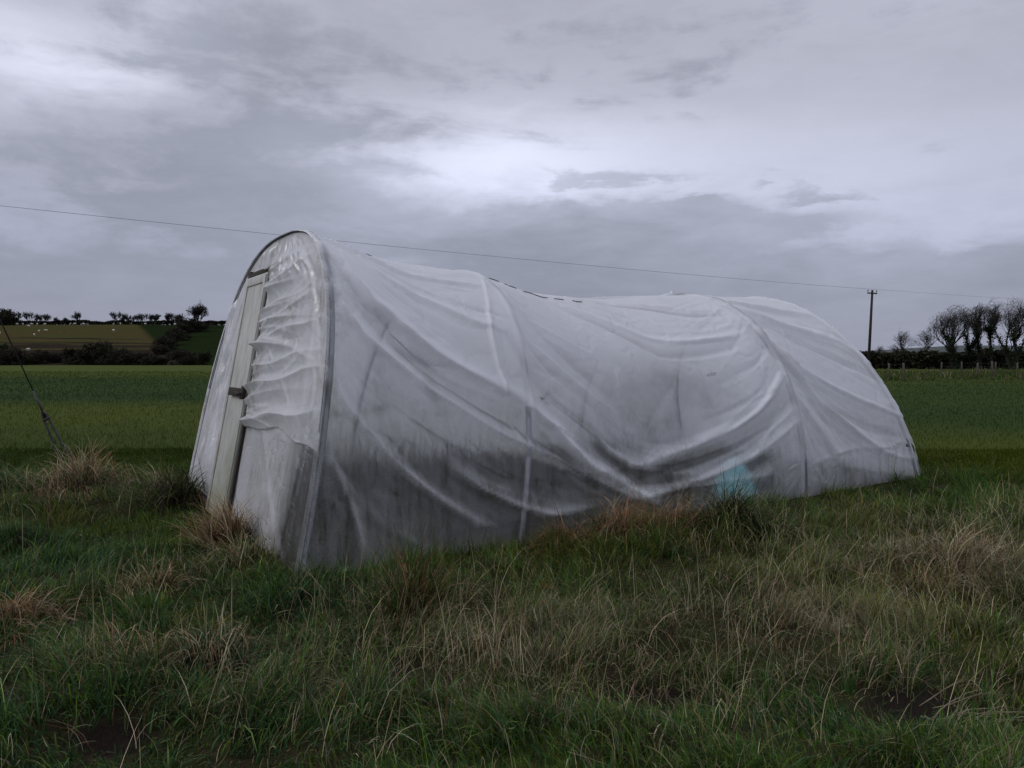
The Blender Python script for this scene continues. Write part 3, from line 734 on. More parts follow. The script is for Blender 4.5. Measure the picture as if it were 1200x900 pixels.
# door in the leaning front wall
def door():
    m = MB()
    def Fd(w, z, o): return F(w + DSK * z / DTOP, z, o)
    m.box((DW0 + .02, .0, .012), (DW1 - .02, DTOP - .03, .048), lambda a, b, c: Fd(a, b, c))
    d = tun(m.build('door', M['board'], smooth=False, bevel=.004))
    m = MB()   # raised stiles and rails on the board
    for (a, b, c, e) in ((DW0 + .03, .02, DW0 + .10, DTOP - .05), (DW1 - .10, .02, DW1 - .03, DTOP - .05), (DW0 + .102, DTOP - .13, DW1 - .102, DTOP - .05)):
        m.box((a, b, .0485), (c, e, .060), lambda x, y, z: Fd(x, y, z))
    r_ = m.build('door_frame', M['board'], d, smooth=False, bevel=.003)
    m = MB()
    m.box((DW0 + .05, 1.22, .061), (DW1 - .25, 1.30, .095), lambda a, b, c: Fd(a, b, c))
    m.box((DW0 - .03, 1.20, .062), (DW0 + .045, 1.33, .10), lambda a, b, c: Fd(a, b, c))
    m.build('latch_bar', M['dark_wood'], d, smooth=False, bevel=.004)
    m = MB(); m.tube([Fd(DW0 + .0, 1.25, .10), Fd(DW0 + .0, 1.25, .14), Fd(DW0 + .05, 1.27, .15)], .012, 8)
    m.build('handle', M['steel_dark'], d)
    for nm, a, b in (('door_post', DW0 - .035, DW0 + .015), ('door_post', DW1 - .012, DW1 + .075)):
        m = MB(); m.box((a, -.15, .002), (b, DTOP + .05, .030), lambda x, y, z: Fd(x, y, z)); tun(m.build(nm, M['dark_wood'], smooth=False, bevel=.004))
    m = MB(); m.box((DW0 + .018, DTOP - .02, .003), (DW1 - .018, DTOP + .03, .032), lambda x, y, z: Fd(x, y, z)); tun(m.build('lintel', M['dark_wood'], smooth=False, bevel=.004))
    # hem of torn film along the right jamb
    r = np.random.default_rng(5)
    for wedge, sg in ((DW0 - .04, -1), (DW1 + .085, 1)):
        m = MB(); b = 0
        zz = np.linspace(.95 if sg < 0 else .35, DTOP - .02, 150)
        V = []; 
        off = .035 + .02 * (fbm(zz * 14, zz * 0, 3 + sg) - .5)
        wid = .02 + .03 * fbm(zz * 10, zz * 0, 8 + sg)
        for k, z0 in enumerate(zz):
            V += [Fd(wedge - sg * -.0, z0, off[k] * .3), Fd(wedge + sg * wid[k] * .5, z0 + r.normal(0, .004), off[k] * 1.0), Fd(wedge + sg * wid[k], z0, off[k] * .15)]
        i = np.arange(len(zz) * 3).reshape(-1, 3)
        q = np.stack([i[:-1, :-1], i[:-1, 1:], i[1:, 1:], i[1:, :-1]], -1).reshape(-1, 4)
        tun(mesh_np('gathered_hem', np.array(V), q, None, M['film_end'], attrs={'clear': np.full(len(V), .05), 'dirt': np.clip(fbm(np.repeat(zz, 3) * 6, np.tile([0, 1, 2], len(zz)) * 1., 4) * 1.4, 0, 1)}))
door()
# small strip of tape stuck low on the side
q = surf(np.array([5.58, 5.70, 5.84]), th_of(np.array([.36, .40, .42])))
nn = -Pv
V = []
for k, a in enumerate(q):
    V += [a + nn * .09 - Zv * .012, a + nn * .095 + Zv * .012]
tun(mesh_np('repair_tape', np.array(V), [(0, 2, 3, 1), (2, 4, 5, 3)], None, M['clear_tape']))

# ------------------------------------------------------------------ grass
GREEN = np.array([(.037, .082, .010), (.028, .073, .012), (.056, .092, .010), (.020, .054, .006), (.052, .076, .009), (.080, .125, .028)])
BLUEG = np.array([(.036, .080, .032), (.029, .067, .028), (.050, .088, .042)])
STRAW = np.array([(.27, .235, .14), (.20, .175, .10), (.15, .13, .075), (.34, .30, .19)])
RUST = np.array([(.17, .09, .045), (.23, .135, .07), (.12, .065, .035), (.28, .185, .105)])
DARKB = np.array([(.030, .024, .016), (.024, .026, .014), (.045, .03, .02)])

def blades(px, py, pz, h, wid, lean, az_, col0, col1, seg=4, droop=.5, kink=None, seed=0):
    """returns V, quads, tris, colours: tapered, arched ribbons"""
    n = len(px); t = np.linspace(0, 1, seg + 1)[None, :]
    dx = np.cos(az_)[:, None]; dy = np.sin(az_)[:, None]
    ang = lean[:, None] + droop[:, None] * t * 1.0 if hasattr(droop, '__len__') else lean[:, None] + droop * t
    step = h[:, None] / seg
    am = ang[:, :-1]
    hor = np.concatenate([np.zeros((n, 1)), np.cumsum(np.sin(am) * step, 1)], 1)
    ver = np.concatenate([np.zeros((n, 1)), np.cumsum(np.cos(am) * step, 1)], 1)
    cx = px[:, None] + dx * hor; cy = py[:, None] + dy * hor; cz = pz[:, None] + ver
    tw = az_ + PI / 2 + np.random.default_rng(seed).normal(0, .6, n)
    wx = np.cos(tw)[:, None]; wy = np.sin(tw)[:, None]
    wt = wid[:, None] * (1 - t ** 1.6) * .5
    Lf = np.stack([cx - wx * wt, cy - wy * wt, cz], -1)[:, :-1]; Rt = np.stack([cx + wx * wt, cy + wy * wt, cz], -1)[:, :-1]
    tip = np.stack([cx, cy, cz], -1)[:, -1:]
    V = np.concatenate([np.stack([Lf, Rt], 2).reshape(n, -1, 3), tip], 1)      # 2*seg+1
    m = 2 * seg + 1; b = (np.arange(n) * m)[:, None]
    q = []
    for k in range(seg - 1):
        q.append(np.stack([b[:, 0] + 2 * k, b[:, 0] + 2 * k + 1, b[:, 0] + 2 * k + 3, b[:, 0] + 2 * k + 2], -1))
    q = np.stack(q, 1).reshape(-1, 4)
    tr = np.stack([b[:, 0] + 2 * seg - 2, b[:, 0] + 2 * seg - 1, b[:, 0] + 2 * seg], -1)
    tt = np.r_[np.repeat(t[0, :-1], 2), 1.][None, :, None]
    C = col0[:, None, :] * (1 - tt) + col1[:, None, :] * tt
    return V.reshape(-1, 3), q, tr, C.reshape(-1, 3)

class Patch:
    def __init__(s): s.V = []; s.Q = []; s.T = []; s.C = []; s.n = 0
    def add(s, V, Q, T, C):
        s.V.append(V); s.Q.append(Q + s.n); s.T.append(T + s.n); s.C.append(C); s.n += len(V)
    def build(s, name, mat, parent=None, loc=None):
        V = np.concatenate(s.V)
        if loc is not None: V = V - np.array(loc)
        return mesh_np(name, V, np.concatenate(s.Q), np.concatenate(s.T), mat, parent, True, {'col': np.concatenate(s.C)}, loc)

def pick(pal, n, r, jit=.18):
    c = pal[r.integers(0, len(pal), n)]
    return c * np.exp(r.normal(0, jit, (n, 1))) * np.exp(r.normal(0, .06, (n, 3)))
def inside(x, y, mrg=.03):
    s, w = to_sw(x, y)
    return (s > -mrg) & (s < TL + mrg) & (w > -mrg) & (w < TW + mrg)

# zones of dead, straw coloured growth (x, y, rx, ry, amount)
STRAWZ = [(.1, 3.9, 1.5, .8, .9), (1.7, 4.5, 1.3, 1.0, .75), (3.3, 5.6, 1.4, 1.2, 1.1), (-.5, 4.7, .6, .7, .7), (-1.9, 3.9, .5, .25, .45), (-2.4, 5.0, .3, .3, .4),
          (-2.3, 5.9, .35, .4, .8), (.5, 4.6, .5, .3, .6), (4.3, 7.6, 2.2, .9, .35), (2.6, 3.6, .6, .5, .6), (-4.7, 8.6, .8, .5, .5), (-3.5, 8.9, 1.0, .6, .5), (-.9, 5.1, .8, .4, .4)]
LUSHZ = [(-1.9, 3.3, .9, .5, .8), (-2.6, 4.2, .7, .5, .7), (-1.4, 4.1, .6, .5, .7), (-1.3, 4.9, .9, .7, 1.), (-3.3, 5.6, 1.4, .6, .9), (-1.0, 3.2, 1.2, .4, .8), (-2.0, 4.4, .5, .5, .6), (1.6, 3.4, 1.2, .3, .5), (-2.0, 5.2, .5, .4, .8), (-4.4, 6.6, .8, .5, .8)]
LAWNZ = [(-2.9, 6.4, 1.2, .9, 1.), (-3.6, 7.3, 1.3, .8, .9), (1.9, 3.3, 1.6, .45, .8), (-2.9, 3.2, .6, .5, .6)]
def zone(Zl, x, y):
    v = 0
    for a, b, rx, ry, k in Zl: v = np.maximum(v, k * np.exp(-(((x - a) / rx) ** 2 + ((y - b) / ry) ** 2)))
    return v

def near_grass():
    r = np.random.default_rng(21)
    P_ = Patch()
    N = 520000
    # density falls with distance
    yy = 1.9 + (13.5 - 1.9) * r.uniform(0, 1, N) ** 1.25
    xx = r.uniform(-1, 1, N) * (.74 * yy + 1.6)
    keep = ~inside(xx, yy) & (r.uniform(0, 1, N) > 1.15 * mudness(xx, yy) ** .7)
    xx, yy = xx[keep], yy[keep]
    rg = rough_amt(xx, yy); lawn = zone(LAWNZ, xx, yy) * (.6 + .8 * fbm(xx * 1.5, yy * 1.5, 90)); lawn = np.clip(lawn, 0, 1)
    straw = zone(STRAWZ, xx, yy); lush = zone(LUSHZ, xx, yy)
    cl = fbm(xx * 2.6, yy * 2.6, 51, 4); cl2 = fbm(xx * 6, yy * 6, 57, 2)
    clump = np.clip((.62 * cl + .38 * cl2 - .33) / .34, 0, 1)
    keep = r.uniform(0, 1, len(xx)) < np.clip(.38 + .75 * clump + .3 * lawn, 0, 1)
    xx, yy, rg, lawn, straw, lush, clump = [v[keep] for v in (xx, yy, rg, lawn, straw, lush, clump)]
    n = len(xx)
    hfield = (.035 + .19 * clump ** 1.5) * (1 - .6 * lawn) + .02 * lush
    h = (hfield * rg + .055 * (1 - rg)) * np.exp(r.normal(0, .33, n)) + .02
    far = 1 + .09 * np.clip(yy - 4, 0, 20)
    wid = r.uniform(.0028, .0066, n) * (1 + 1.5 * lush * r.uniform(0, 1, n) ** 2) * far
    # colour
    fs = np.clip(.09 - .10 * lush + .66 * straw + .55 * (fbm(xx * 1.1, yy * 1.1, 63) - .5), .04, .9) * (rg * .85 + .08) * (1 - .6 * lawn)
    k = r.uniform(0, 1, n)
    C = pick(GREEN, n, r)
    bl = (r.uniform(0, 1, n) < .25 + .5 * lush); C[bl] = pick(BLUEG, bl.sum(), r) * .9
    st = k < fs; C[st] = pick(STRAW, st.sum(), r) * .6
    ru = (k >= fs) & (k < fs * 1.22); C[ru] = pick(np.array([(.12, .085, .05), (.09, .065, .035)]), ru.sum(), r)
    yl = fbm(xx * .8, yy * .8, 88); C[:, 0] *= 1 + .6 * np.clip(yl - .5, 0, .3) / .3 * (1 - lush) * (k > fs * 1.22)
    bd = band(xx, yy)[:, None]; field_green = .62 * (np.array([.014, .040, .004]) * (1 - bd) + np.array([.060, .082, .005]) * bd) * np.exp(r.normal(0, .15, (n, 1)))
    C = C * rg[:, None] + field_green * (1 - rg[:, None])
    C = C * 1.9 * np.exp(r.normal(0, .28, (n, 1)))
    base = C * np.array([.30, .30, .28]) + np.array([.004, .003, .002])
    # blades comb over in drifts
    az_ = 2 * PI * fbm(xx * .9, yy * .9, 99) * 1.6 + r.normal(0, 1.1, n)
    lean = np.abs(r.normal(.32, .32, n)); droop = np.abs(r.normal(1.1, .7, n)) + .4 * st
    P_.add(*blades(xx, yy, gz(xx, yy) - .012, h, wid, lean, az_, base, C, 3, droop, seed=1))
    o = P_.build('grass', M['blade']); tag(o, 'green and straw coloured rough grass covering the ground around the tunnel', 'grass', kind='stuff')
near_grass()

def field_grass():
    r = np.random.default_rng(22); N = 170000
    yy = 9 + 85 * r.uniform(0, 1, N) ** 2.4; xx = r.uniform(-1, 1, N) * (.74 * yy + 2)
    k = ~inside(xx, yy); xx, yy = xx[k], yy[k]
    rg = rough_amt(xx, yy); k = r.uniform(0, 1, len(xx)) > rg * .8; xx, yy, rg = xx[k], yy[k], rg[k]; n = len(xx)
    h = r.uniform(.04, .10, n) * (1 + .01 * yy); wid = .006 * (1 + .08 * (yy - 8)) * np.ones(n)
    p = band(xx, yy)[:, None]
    C = (np.array([.014, .040, .004]) * (1 - p) + np.array([.060, .082, .005]) * p) * np.exp(r.normal(0, .14, (n, 1)))
    P_ = Patch(); P_.add(*blades(xx, yy, gz(xx, yy) - .01, h, wid, np.abs(r.normal(.3, .3, n)), r.uniform(0, 2 * PI, n), C * .6, C, 2, np.full(n, .6), seed=3))
    tag(P_.build('field_grass', M['blade']), 'short grazed green grass of the flat field behind the tunnel', 'grass', kind='stuff')
field_grass()

def stalks():
    """dead flower stems standing in the rough grass"""
    r = np.random.default_rng(23); N = 16000
    yy = 2.4 + 9 * r.uniform(0, 1, N) ** 1.3; xx = r.uniform(-1, 1, N) * (.72 * yy + 1.2)
    sz = zone(STRAWZ, xx, yy) * (.4 + 1.2 * fbm(xx * 2, yy * 2, 72)) + .05
    k = (r.uniform(0, 1, N) < sz * 1.0) & ~inside(xx, yy, .12) & (rough_amt(xx, yy) > .5) & (zone(LAWNZ, xx, yy) < .6)
    xx, yy = xx[k], yy[k]; n = len(xx)
    h = np.clip(np.exp(r.normal(math.log(.26), .38, n)), .1, .6); h *= np.interp(yy, [2, 4, 12], [.75, 1, 1])
    far = 1 + .10 * np.clip(yy - 4, 0, 20)
    C = pick(STRAW, n, r) * 1.75; ru = r.uniform(0, 1, n) < .15; C[ru] = pick(RUST, ru.sum(), r)
    P_ = Patch()
    P_.add(*blades(xx, yy, gz(xx, yy) - .01, h, r.uniform(.0022, .0042, n) * far, np.abs(r.normal(.12, .25, n)), 2 * PI * fbm(xx, yy, 7) * 2 + r.normal(0, 1.2, n), C * .7, C, 4,
                   np.abs(r.normal(.8, .8, n)), seed=5))
    # fallen, nearly flat straws lying across
    m = 1500; i = r.integers(0, n, m); x2 = xx[i] + r.normal(0, .15, m); y2 = yy[i] + r.normal(0, .15, m)
    kk = ~inside(x2, y2, .3); x2, y2 = x2[kk], y2[kk]; m = len(x2)
    C = pick(STRAW, m, r)
    P_.add(*blades(x2, y2, gz(x2, y2) + r.uniform(.02, .12, m), r.uniform(.07, .26, m), r.uniform(.003, .005, m), r.normal(1.15, .3, m), r.uniform(0, 2 * PI, m), C * .8, C * .7, 5, r.normal(.6, .8, m), seed=6))
    tag(P_.build('dead_stalks', M['blade']), 'thin dead straw stalks standing and fallen through the rough grass', 'dead grass', kind='stuff')
stalks()

def indoor_weeds():
    r = np.random.default_rng(24); N = 26000
    s = r.uniform(.1, TL - .1, N); w = r.uniform(.06, TW - .06, N)
    p = N0 + s[:, None] * U + w[:, None] * Pv; f = fbm(s * 1.1, w * 1.1, 5); k = r.uniform(0, 1, N) < np.clip((f - .3) * 2.5, .05 + .6 * sstep(2.6, 4, w), 1); p = p[k]; s = s[k]; f = f[k]; n = len(p)
    C = pick(np.concatenate([DARKB, DARKB, GREEN * .5, RUST * .35]), n, r)
    wv = w[k] if False else to_sw(p[:, 0], p[:, 1])[1]
    h = np.exp(r.normal(math.log(.22), .45, n)) * np.interp(s, [0, 2.5, 4, 8.5], [1.9, 1.3, .7, .6]) * (1 + 2.2 * sstep(2.4, 4.1, wv) * fbm(s * 1.4, wv, 6) * 1.5)
    h = np.minimum(h, np.where((wv < .5) | (wv > 3.8) | (s < .6) | (s > TL - 1.4), .34, .85)); h = np.minimum(h, .15 + 1.1 * np.minimum(np.minimum(wv, TW - wv), s))
    P_ = Patch(); P_.add(*blades(p[:, 0], p[:, 1], gz(p[:, 0], p[:, 1]) - .01, h, r.uniform(.006, .02, n), np.abs(r.normal(.3, .3, n)), r.uniform(0, 2 * PI, n), C * .6, C, 3, np.abs(r.normal(.6, .4, n)), seed=8))
    tag(P_.build('overgrown_weeds', M['leaf']), 'dark dying weeds filling the floor inside the plastic tunnel', 'weeds', kind='stuff')
indoor_weeds()

# individual tussocks
def tussock(name, x, y, R, H, n, pals, label, cat='grass tussock', group=None, seed=0, wid=(.004, .008), flop=1.0, mound=.35, comb=None):
    r = np.random.default_rng(100 + seed)
    a = r.uniform(0, 2 * PI, n); rr = R * .62 * r.uniform(0, 1, n) ** .6 * (1 + .35 * np.sin(a * 2 + seed) + .2 * np.sin(a * 3 + seed * 2))
    px = x + rr * np.cos(a); py = y + rr * np.sin(a)
    z0 = float(gz(x, y)) - .03
    pz = z0 + H * mound * np.clip(1 - (rr / (R * .45)) ** 2, 0, 1) * r.uniform(.3, 1, n)
    az_ = a + r.normal(0, 1.0, n); comb = r.uniform(0, 2 * PI) if comb is None else comb
    if comb is not None: az_ = np.where(r.uniform(0, 1, n) < .5, comb + r.normal(0, .6, n), az_)
    L = H * r.uniform(.35, 1.35, n)
    lean = np.clip(r.normal(.2, .25, n) + .7 * rr / R, 0, 1.4); droop = np.clip(r.normal(2.4, 1.0, n) * flop, .2, 3.6)
    pal, wts = pals; idx = r.choice(len(pal), n, p=np.array(wts) / sum(wts))
    C = np.zeros((n, 3))
    for k, pl in enumerate(pal):
        m_ = idx == k; C[m_] = pick(pl, m_.sum(), r) * 1.55
    d = math.hypot(x, y); w = r.uniform(*wid, n) * (1 + .06 * max(0, d - 4))
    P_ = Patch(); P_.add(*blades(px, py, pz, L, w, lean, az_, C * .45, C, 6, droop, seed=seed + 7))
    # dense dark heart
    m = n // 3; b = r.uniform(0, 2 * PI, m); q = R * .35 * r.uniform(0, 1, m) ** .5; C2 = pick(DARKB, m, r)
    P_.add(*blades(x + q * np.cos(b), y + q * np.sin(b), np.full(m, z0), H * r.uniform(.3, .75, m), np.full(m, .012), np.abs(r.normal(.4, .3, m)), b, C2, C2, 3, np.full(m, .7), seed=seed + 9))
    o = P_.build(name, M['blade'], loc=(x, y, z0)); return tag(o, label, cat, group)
G_ = 'grass tussocks around the tunnel'
T = [
 (-5.0, 8.9, .70, .62, 900, ([RUST, STRAW, BLUEG], (.45, .4, .15)), 'large straw and rust tussock at the foot of the cable stay', .9),
 (-5.75, 8.8, .80, .50, 900, ([BLUEG, STRAW, GREEN], (.5, .3, .3)), 'wide grey green tussock left of the cable stay foot', .9),
 (-3.62, 8.35, .55, .60, 800, ([DARKB, GREEN, STRAW * .6], (.65, .25, .10)), 'dark hollow tussock leaning on the tunnel left of the door', 1.1),
 (-4.15, 8.9, .60, .40, 500, ([GREEN, STRAW, DARKB], (.5, .4, .2)), 'wispy olive tussock between the dark hollow tussock and the cable stay', .8),
 (-2.42, 6.55, .42, .42, 620, ([RUST, STRAW], (.55, .45)), 'upright rust and straw tussock at the foot of the door', .5),
 (-2.05, 5.85, .40, .30, 420, ([STRAW, GREEN, RUST], (.45, .4, .15)), 'straw tipped tussock below the clear corner flap', .8),
 (-2.42, 5.15, .30, .26, 380, ([RUST, STRAW, GREEN], (.4, .35, .25)), 'small rusty tussock in the lush grass left of the tunnel corner', .8),
 (-2.98, 4.55, .42, .28, 620, ([RUST, STRAW * .8], (.65, .35)), 'rust brown mop of grass above the muddy hollow at far left', 1.2),
 (-1.95, 3.95, .42, .28, 500, ([STRAW, RUST, GREEN], (.4, .3, .3)), 'nearest pale straw tussock in the left foreground', .9),
 (-1.62, 4.05, .35, .28, 350, ([STRAW, BLUEG, RUST], (.4, .4, .3)), 'straw and green tussock just right of the nearest straw one', .9),
 (.48, 6.45, .42, .36, 620, ([RUST, DARKB], (.75, .25)), 'low rust tussock at the left end of the row along the side sheet', 1.1),
 (.95, 6.6, .54, .44, 1100, ([RUST, STRAW * .8], (.8, .2)), 'bushy rust tussock in the middle of the row along the side sheet', 1.1),
 (1.42, 6.75, .52, .42, 1000, ([RUST, STRAW * .7], (.8, .2)), 'rust tussock touching the left of the tall dark green tussock', 1.1),
 (1.93, 6.72, .50, .58, 1500, ([GREEN * .6, DARKB, STRAW], (.6, .22, .18)), 'tall rounded dark green tussock against the side sheet', .95),
 (2.32, 6.9, .34, .26, 380, ([RUST, STRAW], (.6, .4)), 'low pinkish brown tussock at the right foot of the tall dark green one', 1.2),
 (-4.25, 6.5, .35, .26, 420, ([DARKB * 1.2, BLUEG * .6], (.6, .4)), 'dark grey green tuft at the left edge of the lawn patch', 1.2),
 (-.62, 4.75, .34, .50, 520, ([DARKB * 1.6, GREEN, RUST], (.45, .4, .25)), 'tall dark clump of rushes in the middle foreground', .35),
 (.38, 4.7, .38, .13, 420, ([STRAW * np.array([1.1, .85, .4]), RUST, GREEN], (.55, .2, .3)), 'flat yellow straw patch in the middle foreground', 1.3),
 (3.35, 5.7, .60, .40, 650, ([STRAW, RUST], (.7, .3)), 'loose pale straw tussock at the right edge', .7),
 (2.85, 5.25, .50, .34, 450, ([STRAW, RUST, GREEN], (.5, .3, .2)), 'brown straw tussock just left of the loose pale straw one', .7),
]
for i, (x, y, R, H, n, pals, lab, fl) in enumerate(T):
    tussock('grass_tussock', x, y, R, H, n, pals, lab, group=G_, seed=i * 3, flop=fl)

# bulb leaves and broad leaved weeds
def leaf_plant(name, x, y, n, L, W, up, pal, label, cat, seed, group=None):
    r = np.random.default_rng(seed); z0 = float(gz(x, y)) - .005
    a = np.linspace(0, 2 * PI, n, endpoint=False) + r.normal(0, .3, n)
    C = pick(pal, n, r, .12)
    P_ = Patch()
    P_.add(*blades(x + .02 * np.cos(a), y + .02 * np.sin(a), np.full(n, z0), L * r.uniform(.7, 1.15, n), W * r.uniform(.8, 1.2, n), np.abs(r.normal(up, .15, n)), a, C * .9, C, 6, r.normal(.5, .2, n), seed=seed))
    # widen like leaves: blades() tapers from the base already
    o = P_.build(name, M['leaf'], loc=(x, y, z0)); return tag(o, label, cat, group)
leaf_plant('bulb_leaves', 1.66, 3.72, 9, .16, .013, .15, np.array([(.035, .085, .02), (.05, .10, .03)]), 'bright green upright bulb shoots in the right foreground', 'plant', 5)
leaf_plant('dock_plant', -1.36, 5.12, 12, .15, .035, .7, BLUEG, 'broad leaved weed at the near corner of the tunnel', 'plant', 6, 'broad leaved weeds')
leaf_plant('dock_plant', -1.02, 3.35, 11, .16, .028, .6, BLUEG, 'broad leaved weed in the left foreground near the bottom edge', 'plant', 7, 'broad leaved weeds')
for wx, wy, sd, lb in ((-2.15, 4.6, 21, 'dark green leafy weed beside the small rusty tussock at left'), (-3.5, 6.0, 22, 'leafy weed on the lawn patch at far left'), (-1.55, 3.7, 23, 'broad blue green weed between the two nearest left tussocks'),
                       (-.35, 3.5, 24, 'leafy green weed at the bottom centre left'), (-.75, 5.35, 25, 'leafy weed close to the side sheet near the front corner'), (1.2, 3.6, 26, 'low leafy weed at the bottom centre right')):
    leaf_plant('leafy_weed', wx, wy, 14, .17, .020, .6, np.concatenate([BLUEG, GREEN]) * 1.3, lb, 'plant', sd, 'leafy weeds in the rough grass')
leaf_plant('dock_plant', 1.95, 3.25, 10, .10, .03, .9, GREEN, 'flat broad leaved weed in the mossy right corner', 'plant', 8, 'broad leaved weeds')

def curled_leaf(x, y, sz, col, label, seed):
    m, t = newmat('withered_leaf'); f = t.noise(t.obj(), 60, 4); t.out(t.pbr(t.mix(f, col, tuple(c * .4 for c in col)), .8, t.bump(f, .4, .01), .2))
    n = 9; u = np.linspace(-1, 1, n); A, B = np.meshgrid(u, u)
    wd = np.sqrt(np.clip(1 - A ** 2, 0, 1)) * (1 + .15 * np.sin(A * 9 + seed))
    X = A * sz; Y = B * wd * sz * .6; Z_ = .35 * sz * (B * wd) ** 2 + .2 * sz * A ** 2 + .06 * sz * np.sin(5 * A + 3 * B)
    i = np.arange(n * n).reshape(n, n); q = np.stack([i[:-1, :-1], i[:-1, 1:], i[1:, 1:], i[1:, :-1]], -1).reshape(-1, 4)
    o = mesh_np('withered_leaf', np.stack([X, Y, Z_], -1).reshape(-1, 3), q, None, m, loc=(x, y, float(gz(x, y)) + .06))
    o.rotation_euler = (.5, .2, seed); md = o.modifiers.new('s', 'SOLIDIFY'); md.thickness = .0015
    tag(o, label, 'leaf')
curled_leaf(.24, 5.25, .06, (.20, .09, .04), 'curled orange brown leaf in the grass before the side sheet', 1)
curled_leaf(1.80, 3.28, .03, (.22, .24, .16), 'pale grey green fallen leaf near the bottom right corner', 2)

def stem_heap():
    r = np.random.default_rng(31); m = MB()
    for k in range(16):
        a = r.normal(.35, .5); L = r.uniform(.3, .75); x = 2.15 + r.normal(0, .14); y = 3.45 + r.normal(0, .12); z = float(gz(x, y)) + r.uniform(.03, .10)
        pts = []
        for u in np.linspace(-.5, .5, 6):
            pts.append((x + u * L * math.cos(a), y + u * L * math.sin(a) * .7, z + .03 * math.cos(u * 4) + r.normal(0, .006)))
        m.tube(pts, [.002, .0028, .0028, .0025, .002, .0012], 5)
    o = m.build('fallen_stems', simple('dry_stem', (.20, .17, .11), (.11, .09, .055), 12, .8, .2)); tag(o, 'heap of pale fallen stems over dark mud at the bottom right', 'dead stems')
stem_heap()

# turquoise sack inside the tunnel
def sack():
    r = np.random.default_rng(2); n, m_ = 40, 26
    c = surf(np.array([5.12]), np.array([0.]))[0] + Pv * .34
    u = np.linspace(0, 2 * PI, n, endpoint=False); v = np.linspace(0, 1, m_)
    Ug, Vg = np.meshgrid(u, v)
    rad = (.20 * (1 - Vg ** 1.2) ** .6 + .02) * (1 + .18 * (fbm(np.cos(Ug) * 2 + 5, np.sin(Ug) * 2 + Vg * 3 + 5, 3) - .5) * 2 + .08 * np.abs(np.cos(Ug * 2)))
    X = rad * np.cos(Ug) * 1.35; Y = rad * np.sin(Ug); Z_ = Vg * .46 + .03 * (fbm(X * 6, Y * 6, 4) - .5)
    V = X[..., None] * U + Y[..., None] * Pv + Z_[..., None] * Zv
    i = np.arange(n * m_).reshape(m_, n); ir = np.roll(i, -1, 1)
    q = np.stack([i[:-1], ir[:-1], ir[1:], i[1:]], -1).reshape(-1, 4)
    z0 = float(gz(c[0], c[1]))
    o = mesh_np('plastic_sack', V.reshape(-1, 3), q, None, simple('turquoise_plastic', (.12, .56, .62), (.30, .70, .74), 8, .4, .5, .4), loc=(c[0], c[1], z0))
    tag(o, 'turquoise plastic sack seen through the side sheet low down', 'sack')
sack()

# ------------------------------------------------------------------ power line, stay
def pole(x, y, h, label, yaw, group='wooden power poles'):
    e = empty('power_pole', (x, y, 0), label, 'power pole', group); e.rotation_euler.z = yaw
    m = MB(); m.tube([(0, 0, -.5), (.0, 0, h * .5), (.0, 0, h)], [.17, .15, .12], 12); m.build('shaft', M['wood_pole'], e)
    m = MB(); m.box((-.62, -.06, h - .42), (.62, .06, h - .28)); m.build('cross_arm', M['wood_pole'], e, False, .01)
    for sx in (-.56, .56):
        m = MB(); m.tube([(sx, 0, h - .28), (sx, 0, h - .10)], .02, 6); m.tube([(sx, 0, h - .14), (sx, 0, h - .08), (sx, 0, h - .02), (sx, 0, h + .02)], [.06, .085, .05, .03], 10)
        m.build('insulator', M['porcelain'], e)
    return e
PA = (40.8, 88., 9.4)
wdir = np.array([-40.8 - 27, 31.5 - 88.]); yaw = math.atan2(wdir[1], wdir[0]) - PI / 2
pa = pole(PA[0], PA[1], PA[2], 'dark wooden power pole with crossarm above the right hand hedge', math.radians(12)); pa.rotation_euler.y = math.radians(2.4)
PB = (-28.5, 32.0, 8.7)
pole(PB[0], PB[1], PB[2], 'wooden power pole off to the left that carries the overhead cable on', math.radians(40))
PC = (141., 130., 9.4)
pole(PC[0], PC[1], PC[2], 'wooden power pole outside the right edge of the picture', math.radians(12))
def cable(a, b, sag, r, label, ra=None):
    a = np.array(a, float); b = np.array(b, float); pts = []
    for u in np.linspace(0, 1, 60): pts.append(a + (b - a) * u - Zv * sag * 4 * u * (1 - u))
    rr = list(np.linspace(r, ra or r, 60))
    m = MB(); m.tube(pts, rr, 6); o = m.build('overhead_cable', M['wire']); tag(o, label, 'cable', 'overhead power cables')
cable((PA[0] + .9, PA[1], PA[2] + .05), (PB[0] + .4, PB[1] + .4, PB[2]), .30, .013, 'overhead cable crossing the sky behind the tunnel top', .009)
cable((PA[0] + 1., PA[1], PA[2] + .05), (PC[0], PC[1], PC[2]), .5, .009, 'faint overhead cable running on to the right of the pole')
